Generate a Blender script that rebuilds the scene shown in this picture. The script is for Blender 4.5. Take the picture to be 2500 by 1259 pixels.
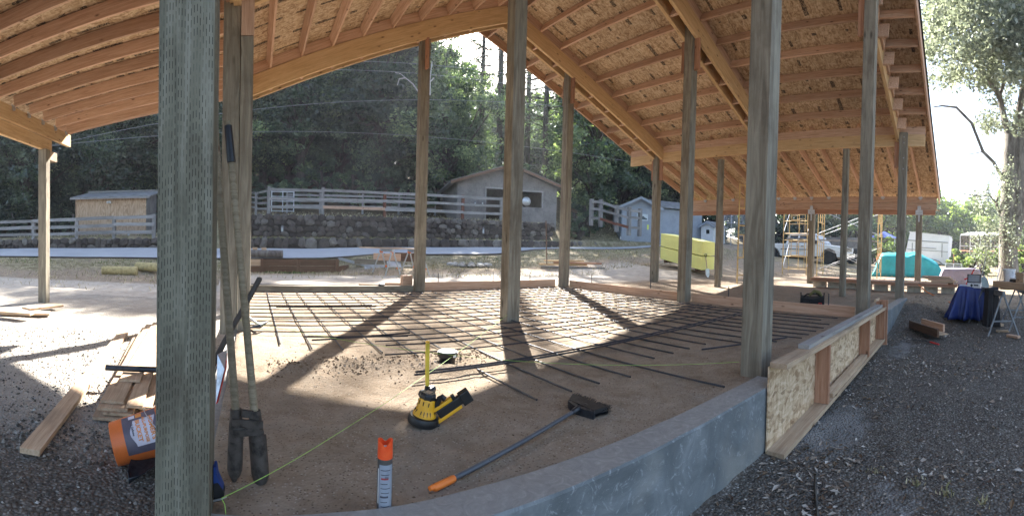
import bpy, bmesh, math, random
from math import sin, cos, tan, pi, radians, hypot, atan2, sqrt, floor
from mathutils import Matrix, Vector, noise
for _o in list(bpy.data.objects): bpy.data.objects.remove(_o)
SC = bpy.context.scene
COL = SC.collection
rnd = random.Random(11)

# ---------------------------------------------------------------- camera
F_PIX, YAW, PITCH, ROLL, V0, EYE = 1109.47687, -0.5627277, -0.0138025, -0.0264193, 610.393, 1.049
CR = Matrix.Rotation(YAW, 3, 'Z') @ Matrix.Rotation(PITCH, 3, 'X') @ Matrix.Rotation(ROLL, 3, 'Y')
cam_d = bpy.data.cameras.new('camera'); cam = bpy.data.objects.new('camera', cam_d); COL.objects.link(cam)
cam.matrix_world = Matrix.Translation((0, 0, EYE)) @ (CR @ Matrix.Rotation(pi/2, 3, 'X')).to_4x4()
cam_d.type = 'PANO'; cam_d.panorama_type = 'CENTRAL_CYLINDRICAL'
cam_d.central_cylindrical_range_u_min = -1250/F_PIX; cam_d.central_cylindrical_range_u_max = 1250/F_PIX
cam_d.central_cylindrical_range_v_min = -(1259-V0)/F_PIX; cam_d.central_cylindrical_range_v_max = V0/F_PIX
cam_d.central_cylindrical_radius = 1.0
cam_d.clip_start = 0.02; cam_d.clip_end = 3000
SC.camera = cam

# ---------------------------------------------------------------- light
SUN_AZ, SUN_EL = radians(29.5), radians(36)      # azimuth from +Y towards +X
wd = bpy.data.worlds.new('World'); SC.world = wd; wd.use_nodes = True
wn = wd.node_tree; wn.nodes.clear()
wo = wn.nodes.new('ShaderNodeOutputWorld'); wb = wn.nodes.new('ShaderNodeBackground'); ws = wn.nodes.new('ShaderNodeTexSky')
ws.sky_type = 'NISHITA'; ws.sun_disc = False; ws.sun_elevation = SUN_EL; ws.sun_rotation = SUN_AZ
ws.air_density = 1.0; ws.dust_density = 2.5; ws.ozone_density = 1.0; ws.altitude = 200
wb.inputs[1].default_value = 0.078
wn.links.new(ws.outputs[0], wb.inputs[0]); wn.links.new(wb.outputs[0], wo.inputs[0])
sun_d = bpy.data.lights.new('sun', 'SUN'); sun = bpy.data.objects.new('sun', sun_d); COL.objects.link(sun)
sun_d.energy = 5.0; sun_d.angle = radians(0.6); sun_d.color = (1.0, 0.96, 0.90)
sdir = Vector((sin(SUN_AZ)*cos(SUN_EL), cos(SUN_AZ)*cos(SUN_EL), sin(SUN_EL)))
sun.rotation_euler = sdir.to_track_quat('Z', 'Y').to_euler(); sun.location = (0, 0, 30)
SC.view_settings.view_transform = 'Standard'; SC.view_settings.look = 'None'
SC.view_settings.exposure = 2.6; SC.view_settings.gamma = 1.0; SC.view_settings.use_curve_mapping = False
SC.render.engine = 'CYCLES'
SC.cycles.use_denoising = True
SC.cycles.max_bounces = 8; SC.cycles.diffuse_bounces = 5; SC.cycles.glossy_bounces = 3
SC.cycles.transmission_bounces = 6; SC.cycles.transparent_max_bounces = 12; SC.cycles.sample_clamp_indirect = 8

# ---------------------------------------------------------------- haze
def haze(dens, z0, z1, ext):
    me = bpy.data.meshes.new('haze'); x0, x1, y0, y1 = ext
    vs = [(x, y, z) for z in (z0, z1) for y in (y0, y1) for x in (x0, x1)]
    me.from_pydata(vs, [], [(0, 2, 3, 1), (4, 5, 7, 6), (0, 1, 5, 4), (2, 6, 7, 3), (0, 4, 6, 2), (1, 3, 7, 5)])
    m = bpy.data.materials.new('haze'); m.use_nodes = True; t = m.node_tree; t.nodes.clear()
    o_ = t.nodes.new('ShaderNodeOutputMaterial'); v = t.nodes.new('ShaderNodeVolumePrincipled')
    v.inputs['Density'].default_value = dens; v.inputs['Color'].default_value = (.90, .94, 1, 1); v.inputs['Anisotropy'].default_value = .3
    t.links.new(v.outputs[0], o_.inputs['Volume']); me.materials.append(m)
    o = bpy.data.objects.new('haze', me); COL.objects.link(o); o['kind'] = 'stuff'; o['label'] = 'thin haze added over the whole yard to veil the distance'
HAZE = .0009  # added volume, imitates the veiling glare over the trees
SC.cycles.volume_bounces = 0

# ---------------------------------------------------------------- helpers
def ray(x, y):
    th = (x-1250)/F_PIX
    return CR @ Vector((sin(th), cos(th), (V0-y)/F_PIX))
def gp(x, y, z=0.0):                     # the point of height z seen at photo pixel x, y
    d = ray(x, y); t = (z-EYE)/d.z
    return Vector((d.x*t, d.y*t, z))
def at(x, y, r):                         # the point at ground distance r seen at x, y
    d = ray(x, y); t = r/hypot(d.x, d.y)
    return Vector((d.x*t, d.y*t, EYE+d.z*t))
def basis(o):
    m = o.matrix_basis.copy()
    return (basis(o.parent) @ o.matrix_parent_inverse @ m) if o.parent else m
def attach(o, parent):
    inv = basis(parent).inverted(); o.parent = parent; o.matrix_parent_inverse = inv
    return o
def tag(o, label=None, cat=None, group=None, kind=None):
    if label: o['label'] = label
    if cat: o['category'] = cat
    if group: o['group'] = group
    if kind: o['kind'] = kind
    return o
def empty(name, loc, label, cat, group=None, rz=0.0):
    o = bpy.data.objects.new(name, None); COL.objects.link(o); o.location = loc; o.rotation_euler = (0, 0, rz)
    o.empty_display_size = .2
    return tag(o, label, cat, group)
class MB:
    def __init__(s): s.v = []; s.f = []; s.mi = []
    def add(s, vs, fs, m=0):
        n = len(s.v); s.v += [tuple(p) for p in vs]; s.f += [tuple(n+i for i in f) for f in fs]; s.mi += [m]*len(fs); return s
    def box(s, c, d, R=None, m=0):
        hx, hy, hz = d[0]/2, d[1]/2, d[2]/2
        vs = [Vector((x, y, z)) for x in (-hx, hx) for y in (-hy, hy) for z in (-hz, hz)]
        if R is not None: vs = [R @ p for p in vs]
        vs = [p+Vector(c) for p in vs]
        return s.add(vs, [(0, 1, 3, 2), (4, 6, 7, 5), (0, 4, 5, 1), (2, 3, 7, 6), (0, 2, 6, 4), (1, 5, 7, 3)], m)
    def beam(s, p0, p1, w, h, up=(0, 0, 1), m=0):
        p0 = Vector(p0); p1 = Vector(p1); R, L = frame(p0, p1, up)
        return s.box((p0+p1)/2, (L, w, h), R, m)
    def tube(s, pts, r, n=8, m=0, cap=True, up=None):
        pts = [Vector(p) for p in pts]; k = len(pts)
        rs = r if isinstance(r, (list, tuple)) else [r]*k
        vs = []; fs = []; prev = None
        for i, p in enumerate(pts):
            d = (pts[min(i+1, k-1)]-pts[max(i-1, 0)])
            d = d.normalized() if d.length > 1e-9 else Vector((0, 0, 1))
            if prev is None:
                a = d.orthogonal().normalized() if up is None else d.cross(Vector(up)).normalized()
            else:
                a = (prev-d*prev.dot(d)).normalized()
            prev = a; b = d.cross(a)
            for j in range(n):
                t = 2*pi*j/n; vs.append(p+(a*cos(t)+b*sin(t))*rs[i])
        for i in range(k-1):
            for j in range(n):
                j2 = (j+1) % n; fs.append((i*n+j, i*n+j2, (i+1)*n+j2, (i+1)*n+j))
        if cap: fs.append(tuple(range(n-1, -1, -1))); fs.append(tuple((k-1)*n+j for j in range(n)))
        return s.add(vs, fs, m)
    def lathe(s, prof, M=None, n=16, m=0, closed=False):   # prof: (r, z)
        vs = []; fs = []; k = len(prof)
        for r, z in prof:
            for j in range(n):
                t = 2*pi*j/n; p = Vector((r*cos(t), r*sin(t), z)); vs.append(M @ p if M is not None else p)
        for i in range(k-1):
            for j in range(n):
                j2 = (j+1) % n; fs.append((i*n+j, i*n+j2, (i+1)*n+j2, (i+1)*n+j))
        if not closed:
            if prof[0][0] > 1e-6: fs.append(tuple(range(n-1, -1, -1)))
            if prof[-1][0] > 1e-6: fs.append(tuple((k-1)*n+j for j in range(n)))
        return s.add(vs, fs, m)
    def prism(s, poly, axis_pts, m=0):   # poly list of Vector, extruded along vector
        e = Vector(axis_pts); n = len(poly); vs = [Vector(p) for p in poly]+[Vector(p)+e for p in poly]
        fs = [tuple(range(n-1, -1, -1)), tuple(range(n, 2*n))]+[(i, (i+1) % n, n+(i+1) % n, n+i) for i in range(n)]
        return s.add(vs, fs, m)
    def mesh(s, name, mats, smooth=False):
        me = bpy.data.meshes.new(name); me.from_pydata([tuple(p) for p in s.v], [], s.f)
        for mt in (mats if isinstance(mats, (list, tuple)) else [mats]): me.materials.append(mt)
        if len(me.materials) > 1: me.polygons.foreach_set('material_index', s.mi)
        if smooth: me.polygons.foreach_set('use_smooth', [True]*len(me.polygons))
        bm = bmesh.new(); bm.from_mesh(me); bmesh.ops.recalc_face_normals(bm, faces=bm.faces); bm.to_mesh(me); bm.free()
        me.update(); return me
    def build(s, name, mats, parent=None, smooth=False, loc=None):
        me = s.mesh(name, mats, smooth)
        if loc is not None: me.transform(Matrix.Translation(-Vector(loc)))
        o = bpy.data.objects.new(name, me); COL.objects.link(o)
        if loc is not None: o.location = loc
        if smooth: autosmooth(o)
        if parent: attach(o, parent)
        return o
def autosmooth(o, ang=40):
    me = o.data; bm = bmesh.new(); bm.from_mesh(me)
    for e in bm.edges:
        e.smooth = not (len(e.link_faces) == 2 and e.calc_face_angle(0) > radians(ang))
    bm.to_mesh(me); bm.free()
def frame(p0, p1, up=(0, 0, 1)):
    d = Vector(p1)-Vector(p0); L = d.length; d = d/L; u = Vector(up)
    if abs(d.dot(u)) > .99: u = Vector((0, 1, 0))
    y = u.cross(d).normalized(); z = d.cross(y)
    return Matrix((d, y, z)).transposed(), L
_cache = {}
def member(name, p0, p1, w, h, mt, parent=None, up=(0, 0, 1), bev=0.0, skew0=0.0, skew1=0.0):
    """a timber from p0 to p1, local X along its length, w across, h in the up direction; the mesh is shared between equal sizes"""
    R, L = frame(p0, p1, up)
    key = (round(L, 3), round(w, 4), round(h, 4), mt.name, bev, round(skew0, 3), round(skew1, 3))
    if key not in _cache:
        b = MB(); b.box((0, 0, 0), (L, w, h))
        if skew0 or skew1:
            for i, p in enumerate(b.v):
                b.v[i] = (p[0]+(skew0 if p[0] < 0 else skew1)*p[2], p[1], p[2])
        me = b.mesh(name, mt)
        if bev:
            bm = bmesh.new(); bm.from_mesh(me); bmesh.ops.bevel(bm, geom=bm.edges, offset=bev, segments=2, affect='EDGES', profile=.6)
            bm.to_mesh(me); bm.free()
        _cache[key] = me
    o = bpy.data.objects.new(name, _cache[key]); COL.objects.link(o)
    M = R.to_4x4(); M.translation = (Vector(p0)+Vector(p1))/2
    o.matrix_basis = M
    if parent: attach(o, parent)
    return o
def child(name, me, M, parent):
    o = bpy.data.objects.new(name, me); COL.objects.link(o); o.matrix_basis = M
    if parent: attach(o, parent)
    return o
def copy_tree(o, parent=None):
    c = o.copy(); COL.objects.link(c)
    if parent: c.parent = parent
    for ch in KIDS(o): copy_tree(ch, c)
    return c
def KIDS(o): return [x for x in COL.objects if x.parent is o]
def rz(a): return Matrix.Rotation(a, 3, 'Z')
def rx(a): return Matrix.Rotation(a, 3, 'X')
def ry(a): return Matrix.Rotation(a, 3, 'Y')
def T4(loc, R=None):
    M = (R if R is not None else Matrix.Identity(3)).to_4x4(); M.translation = loc; return M
def nz(x, y, z=0.0): return noise.noise(Vector((x, y, z)))
def sstep(a, b, x):
    t = min(1, max(0, (x-a)/(b-a))); return t*t*(3-2*t)

# ---------------------------------------------------------------- materials
class NT:
    def __init__(s, name):
        s.m = bpy.data.materials.new(name); s.m.use_nodes = True; s.t = s.m.node_tree; s.t.nodes.clear()
        s.out = s.n('ShaderNodeOutputMaterial'); s.p = s.n('ShaderNodeBsdfPrincipled'); s.l(s.p.outputs[0], s.out.inputs[0])
    def n(s, typ, **k):
        nd = s.t.nodes.new(typ)
        for a, b in k.items(): setattr(nd, a, b)
        return nd
    def l(s, a, b): s.t.links.new(a, b)
    def coord(s, kind='Object', rand=True, scale=(1, 1, 1)):
        tc = s.n('ShaderNodeTexCoord'); mp = s.n('ShaderNodeMapping'); mp.inputs['Scale'].default_value = scale
        src = tc.outputs[kind]
        if rand:
            oi = s.n('ShaderNodeObjectInfo'); ml = s.n('ShaderNodeVectorMath', operation='SCALE'); cb = s.n('ShaderNodeCombineXYZ')
            s.l(oi.outputs['Random'], cb.inputs[0]); s.l(oi.outputs['Random'], cb.inputs[1]); s.l(oi.outputs['Random'], cb.inputs[2])
            s.l(cb.outputs[0], ml.inputs[0]); ml.inputs['Scale'].default_value = 37.0
            ad = s.n('ShaderNodeVectorMath', operation='ADD'); s.l(src, ad.inputs[0]); s.l(ml.outputs[0], ad.inputs[1]); src = ad.outputs[0]
        s.l(src, mp.inputs[0]); return mp.outputs[0]
    def world(s, scale=(1, 1, 1)):
        g = s.n('ShaderNodeNewGeometry'); mp = s.n('ShaderNodeMapping'); mp.inputs['Scale'].default_value = scale
        s.l(g.outputs['Position'], mp.inputs[0]); return mp.outputs[0]
    def noise(s, vec, sc, det=4, rough=.55, dist=0):
        nd = s.n('ShaderNodeTexNoise'); nd.inputs['Scale'].default_value = sc; nd.inputs['Detail'].default_value = det
        nd.inputs['Roughness'].default_value = rough; nd.inputs['Distortion'].default_value = dist
        s.l(vec, nd.inputs['Vector']); return nd.outputs['Fac']
    def vor(s, vec, sc, feat='F1', out='Distance', rnd_=1.0):
        nd = s.n('ShaderNodeTexVoronoi', feature=feat); nd.inputs['Scale'].default_value = sc; nd.inputs['Randomness'].default_value = rnd_
        s.l(vec, nd.inputs['Vector']); return nd.outputs[out]
    def ramp(s, fac, stops, interp='LINEAR'):
        r = s.n('ShaderNodeValToRGB'); r.color_ramp.interpolation = interp; e = r.color_ramp.elements
        while len(e) > 1: e.remove(e[-1])
        for i, (p, c) in enumerate(stops):
            c4 = (c, c, c, 1) if not isinstance(c, (tuple, list)) else (*c[:3], 1)
            if i == 0: e[0].position = p; e[0].color = c4
            else: q = e.new(p); q.color = c4
        s.l(fac, r.inputs[0]); return r.outputs[0]
    def mix(s, fac, a, b, mode='MIX'):
        m = s.n('ShaderNodeMix', data_type='RGBA', blend_type=mode)
        for sock, v in ((m.inputs[0], fac), (m.inputs[6], a), (m.inputs[7], b)):
            if isinstance(v, bpy.types.NodeSocket): s.l(v, sock)
            elif isinstance(v, (int, float)): sock.default_value = v if sock == m.inputs[0] else (v, v, v, 1)
            else: sock.default_value = (*v[:3], 1)
        return m.outputs[2]
    def math(s, op, a, b=0.0, c=0.0):
        m = s.n('ShaderNodeMath', operation=op)
        for sock, v in zip(m.inputs, (a, b, c)):
            if isinstance(v, bpy.types.NodeSocket): s.l(v, sock)
            else: sock.default_value = v
        return m.outputs[0]
    def sep(s, vec):
        x = s.n('ShaderNodeSeparateXYZ'); s.l(vec, x.inputs[0]); return x.outputs
    def rand(s): return s.n('ShaderNodeObjectInfo').outputs['Random']
    def attr(s, name):
        a = s.n('ShaderNodeAttribute'); a.attribute_name = name; return a.outputs
    def bump(s, h, st=.3, dist=.01):
        b = s.n('ShaderNodeBump'); b.inputs['Strength'].default_value = st; b.inputs['Distance'].default_value = dist
        s.l(h, b.inputs['Height']); s.l(b.outputs[0], s.p.inputs['Normal']); return b
    def col(s, c):
        if isinstance(c, bpy.types.NodeSocket): s.l(c, s.p.inputs['Base Color'])
        else: s.p.inputs['Base Color'].default_value = (*c[:3], 1)
        return s
    def rough(s, r):
        if isinstance(r, bpy.types.NodeSocket): s.l(r, s.p.inputs['Roughness'])
        else: s.p.inputs['Roughness'].default_value = r
        return s
    def metal(s, v): s.p.inputs['Metallic'].default_value = v; return s
def plain(name, c, rough=.6, metal=0., var=.12, sc=8, bump=0.):
    """one colour with a little wear and unevenness in it"""
    t = NT(name); v = t.coord(); n = t.noise(v, sc, 5, .6)
    d = tuple(x*(1-var*2.2) for x in c); l = tuple(min(1, x*(1+var)) for x in c)
    t.col(t.ramp(n, [(.28, d), (.5, c), (.75, l)])).rough(t.ramp(n, [(.3, min(1, rough+.12)), (.7, max(0, rough-.08))])).metal(metal)
    if bump: t.bump(t.noise(v, sc*6, 4), bump, .004)
    return t.m
def wood(name, c1, c2, c3, knot=(.12, .055, .025), across=16, bump=.25, rough=.75, dirt=0.0, vary=.22, dirtcol=(.1, .08, .06)):
    t = NT(name); v = t.coord(scale=(.9, across, across)); g = t.noise(v, 2.2, 6, .62, .6)
    g2 = t.noise(v, 9, 3, .6)
    c = t.ramp(t.math('ADD', t.math('MULTIPLY', g, .75), t.math('MULTIPLY', g2, .25)), [(.34, c1), (.5, c2), (.66, c3)])
    kv = t.coord(scale=(3.1, 7, 7)); k = t.vor(kv, 1.0); c = t.mix(t.ramp(k, [(.05, .85), (.1, .35), (.16, 0)]), c, knot)
    r = t.rand(); c = t.mix(1.0, c, t.ramp(r, [(0, 1-vary), (.5, 1.0), (1, 1+vary*.4)]), 'MULTIPLY')
    big = t.noise(t.coord(), 1.3, 4, .6)
    if dirt: c = t.mix(t.math('MULTIPLY', t.ramp(big, [(.45, 0), (.7, 1)]), dirt), c, dirtcol)
    t.col(c).rough(rough); t.bump(g, bump, .006); t.p.inputs['Specular IOR Level'].default_value = .25
    return t.m
FIR = wood('fir', (.44, .265, .17), (.58, .375, .26), (.68, .48, .35), vary=.22)
FIRY = wood('fir_yellow', (.47, .30, .15), (.60, .40, .21), (.68, .49, .28), across=12, vary=.12)
FIRP = wood('fir_pale', (.40, .27, .17), (.52, .37, .24), (.62, .47, .33), vary=.15, dirt=.5)
REDW = wood('fir_red', (.30, .145, .085), (.41, .215, .13), (.50, .29, .19), vary=.2)
GREYW = wood('weathered_wood', (.16, .15, .14), (.27, .26, .25), (.38, .37, .355), across=20, vary=.25, dirt=.4)
BROWNW = wood('brown_wood', (.08, .045, .028), (.14, .08, .05), (.2, .12, .075), vary=.2)
FOREST_DARK = None

def mk_post(name, c1, c2, c3, dash=True, dirt=.45):
    t = NT(name); v = t.coord(scale=(.8, 9, 9)); g = t.noise(v, 2.0, 6, .6, .9)
    c = t.ramp(g, [(.33, c1), (.5, c2), (.68, c3)])
    big = t.noise(t.coord(), 2.2, 5, .65)
    c = t.mix(t.math('MULTIPLY', t.ramp(big, [(.5, 0), (.72, 1)]), dirt), c, (.09, .065, .045))
    k = t.vor(t.coord(scale=(1.6, 5, 5)), 1.0); c = t.mix(t.ramp(k, [(.05, .8), (.14, 0)]), c, (.05, .04, .03))
    h = g
    if dash:
        o = t.sep(t.coord(rand=False)); 
        def dashes(u):
            q = t.math('DIVIDE', u, .0106); ci = t.math('FLOOR', q); fr = t.math('FRACT', q)
            wn_ = t.n('ShaderNodeTexWhiteNoise', noise_dimensions='1D'); t.l(ci, wn_.inputs['W'])
            al = t.math('FRACT', t.math('ADD', t.math('DIVIDE', o[0], .040), wn_.outputs['Value']))
            w = t.math('LESS_THAN', t.math('ABSOLUTE', t.math('SUBTRACT', fr, .5)), .125)
            return t.math('MULTIPLY', w, t.math('LESS_THAN', al, .62))
        nrm = t.sep(t.n('ShaderNodeNewGeometry').outputs['Normal'])
        # faces: across coordinate is y on the z faces and z on the y faces
        tc = t.n('ShaderNodeTexCoord'); ns = t.sep(tc.outputs['Normal'])
        isy = t.math('GREATER_THAN', t.math('ABSOLUTE', ns[1]), .6)
        dd = t.math('ADD', t.math('MULTIPLY', dashes(o[2]), isy), t.math('MULTIPLY', dashes(o[1]), t.math('SUBTRACT', 1.0, isy)))
        gate = t.ramp(t.noise(t.coord(scale=(3, 14, 14)), 1.6, 3), [(.38, .25), (.5, 1)])
        dd = t.math('MULTIPLY', dd, gate)
        c = t.mix(t.math('MULTIPLY', dd, .8), c, (.035, .033, .026))
        h = t.math('SUBTRACT', g, t.math('MULTIPLY', dd, 1.2))
    t.col(c).rough(.85); t.bump(h, .5, .004); t.p.inputs['Specular IOR Level'].default_value = .2
    return t.m
POSTN = mk_post('treated_post_incised', (.115, .108, .08), (.185, .175, .13), (.265, .25, .195), True)
POST = mk_post('treated_post', (.15, .128, .098), (.225, .198, .152), (.305, .275, .215), False)

def mk_osb(name, stamp=True, light=1.0):
    t = NT(name); v = t.coord(rand=True)
    w = t.n('ShaderNodeVectorMath', operation='ADD'); nn = t.n('ShaderNodeTexNoise'); nn.inputs['Scale'].default_value = 5.0; nn.inputs['Detail'].default_value = 2
    t.l(v, nn.inputs['Vector']); sc = t.n('ShaderNodeVectorMath', operation='SCALE'); sc.inputs['Scale'].default_value = .14
    t.l(nn.outputs['Color'], sc.inputs[0]); t.l(v, w.inputs[0]); t.l(sc.outputs[0], w.inputs[1])
    def layer(ang, s1, s2):
        mp = t.n('ShaderNodeMapping'); mp.inputs['Rotation'].default_value = (0, 0, ang); mp.inputs['Scale'].default_value = (s1, s2, s2)
        t.l(w.outputs[0], mp.inputs[0]); return t.vor(mp.outputs[0], 1.0, out='Color')
    A = t.sep(layer(.5, 11, 34)); B = t.sep(layer(-.9, 34, 13)); C2 = t.sep(layer(1.4, 9, 44))
    m = t.math('ADD', t.math('MULTIPLY', A[0], .4), t.math('ADD', t.math('MULTIPLY', B[0], .35), t.math('MULTIPLY', C2[0], .25)))
    cs = [tuple(x*light for x in q) for q in ((.33, .21, .12), (.47, .325, .20), (.57, .42, .27), (.67, .52, .36))]
    c = t.ramp(m, [(.22, cs[0]), (.38, cs[1]), (.58, cs[2]), (.8, cs[3])])
    c = t.mix(t.ramp(A[1], [(.93, 0), (.96, .5)]), c, (.17, .09, .045))
    if stamp:
        lo = t.sep(t.coord(rand=False)); lr = t.coord(rand=True)
        def strip(y0, wdt): return t.math('LESS_THAN', t.math('ABSOLUTE', t.math('SUBTRACT', lo[1], y0)), wdt)
        st = t.math('ADD', strip(.26, .045), strip(-.41, .03))
        mp = t.n('ShaderNodeMapping'); mp.inputs['Scale'].default_value = (1.7, .01, .01); t.l(lr, mp.inputs[0])
        seg = t.math('GREATER_THAN', t.noise(mp.outputs[0], 2.2, 1), .53)
        mp2 = t.n('ShaderNodeMapping'); mp2.inputs['Scale'].default_value = (48, 62, 1); t.l(lr, mp2.inputs[0])
        ink = t.ramp(t.vor(mp2.outputs[0], 1.0, out='Distance', feat='F1'), [(.35, .2), (.5, .95)])
        c = t.mix(t.math('MULTIPLY', t.math('MULTIPLY', st, seg), ink), c, (.04, .03, .025))
    c = t.mix(1.0, c, t.ramp(t.rand(), [(0, .84), (1, 1.06)]), 'MULTIPLY')
    t.col(c).rough(.8); t.bump(m, .35, .004); t.p.inputs['Specular IOR Level'].default_value = .2
    return t.m
OSB = mk_osb('osb')
OSBF = mk_osb('osb_form', stamp=True, light=1.15)
FELT = plain('roof_felt', (.03, .03, .032), .9)
GALV = plain('galvanised_steel', (.55, .57, .6), .38, .75, .15, 20)
BOLT = plain('bolt_steel', (.35, .35, .36), .4, .8)

def mk_concrete():
    t = NT('concrete'); v = t.world(); a = t.noise(v, 2.1, 8, .68, 1.2); b = t.noise(v, 11, 6, .7, 2.2)
    c = t.ramp(a, [(.3, (.095, .105, .11)), (.5, (.155, .17, .175)), (.7, (.245, .26, .265))])
    c = t.mix(t.ramp(b, [(.56, 0), (.66, .55)]), c, (.42, .44, .45))
    c = t.mix(t.ramp(t.noise(v, 1.3, 3), [(.56, 0), (.68, .5)]), c, (.33, .31, .27))
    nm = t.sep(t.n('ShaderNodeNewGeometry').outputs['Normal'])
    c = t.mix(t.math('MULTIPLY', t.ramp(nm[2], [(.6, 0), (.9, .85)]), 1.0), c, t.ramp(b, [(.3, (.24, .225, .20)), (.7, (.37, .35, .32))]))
    t.col(c).rough(t.ramp(a, [(.3, .6), (.7, .85)])); t.bump(t.math('ADD', a, b), .45, .008); return t.m
CONC = mk_concrete()

def mk_ground():
    t = NT('ground_soil'); v = t.world()
    big = t.noise(v, .55, 6, .65); mid = t.noise(v, 4.5, 7, .7, .4); fine = t.noise(v, 60, 4, .7)
    pm = t.vor(v, 75, out='Distance'); pc = t.sep(t.vor(v, 75, out='Color'))
    dirt = t.ramp(mid, [(.28, (.205, .15, .10)), (.5, (.30, .232, .165)), (.72, (.375, .30, .225))])
    dirt = t.mix(t.ramp(t.noise(v, 1.7, 6, .7, 1.0), [(.5, 0), (.66, .6)]), dirt, (.27, .23, .18))
    speck = t.math('MULTIPLY', t.ramp(pc[1], [(.72, 0), (.78, 1)]), t.ramp(pm, [(.25, 1), (.42, 0)]))
    dirt = t.mix(t.math('MULTIPLY', speck, .75), dirt, (.085, .062, .045))
    dirt = t.mix(t.math('MULTIPLY', t.ramp(pc[2], [(.86, 0), (.9, .6)]), t.ramp(pm, [(.25, 1), (.42, 0)])), dirt, (.5, .45, .38))
    gv = t.vor(v, 48, out='Distance'); gc = t.sep(t.vor(v, 48, out='Color'))
    grav = t.ramp(t.math('ADD', t.math('MULTIPLY', gc[0], .6), t.math('MULTIPLY', mid, .4)), [(.2, (.095, .08, .067)), (.5, (.185, .162, .138)), (.72, (.265, .24, .21)), (.86, (.38, .355, .32))])
    grav = t.mix(t.ramp(gv, [(.25, 0), (.6, .7)]), grav, (.085, .07, .056))
    ga = t.attr('gravel'); gf = t.ramp(t.math('ADD', ga['Fac'], t.math('MULTIPLY', t.math('SUBTRACT', mid, .5), .9)), [(.42, 0), (.58, 1)])
    c = t.mix(gf, dirt, grav)
    lit = t.attr('sun_pale'); c = t.mix(t.math('MULTIPLY', lit['Fac'], t.ramp(gv, [(.15, .95), (.6, .75)])), c, t.ramp(mid, [(.3, (.40, .355, .30)), (.7, (.56, .51, .44))]))  # pale dry ground, with the sun's glare put into its colour
    grey = t.attr('cement'); cf = t.ramp(t.math('ADD', grey['Fac'], t.math('MULTIPLY', t.math('SUBTRACT', mid, .5), 1.1)), [(.45, 0), (.75, .75)])
    c = t.mix(cf, c, t.ramp(mid, [(.3, (.20, .195, .185)), (.7, (.33, .32, .305))]))
    gr = t.attr('grass'); gg = t.ramp(t.noise(v, 3.2, 5, .7), [(.3, (.11, .095, .05)), (.48, (.22, .185, .11)), (.66, (.38, .33, .22)), (.8, (.50, .44, .32))])
    c = t.mix(t.ramp(t.math('ADD', gr['Fac'], t.math('MULTIPLY', t.math('SUBTRACT', big, .5), .8)), [(.4, 0), (.6, 1)]), c, gg)
    wd_ = t.attr('forest'); wg = t.ramp(t.noise(v, 1.6, 6, .7), [(.3, (.05, .035, .022)), (.55, (.13, .09, .055)), (.75, (.24, .18, .11))])
    c = t.mix(wd_['Fac'], c, wg)
    t.col(c).rough(.95); t.p.inputs['Specular IOR Level'].default_value = .12
    hh = t.math('ADD', t.math('MULTIPLY', fine, .4), t.math('ADD', t.math('MULTIPLY', mid, 1.2), t.math('MULTIPLY', t.math('SUBTRACT', .5, gv), t.math('ADD', t.math('MULTIPLY', gf, 1.2), .25))))
    t.bump(hh, .8, .02); return t.m
SOIL = mk_ground()
def mk_road():
    t = NT('road_asphalt'); v = t.world(); a = t.noise(v, .6, 6, .65); b = t.noise(v, 30, 4, .7)
    c = t.ramp(t.math('ADD', t.math('MULTIPLY', a, .6), t.math('MULTIPLY', b, .4)), [(.3, (.28, .29, .31)), (.5, (.36, .375, .40)), (.7, (.43, .445, .47))])
    t.col(c).rough(.9); t.bump(b, .3, .01); return t.m
ROADM = mk_road()

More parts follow.
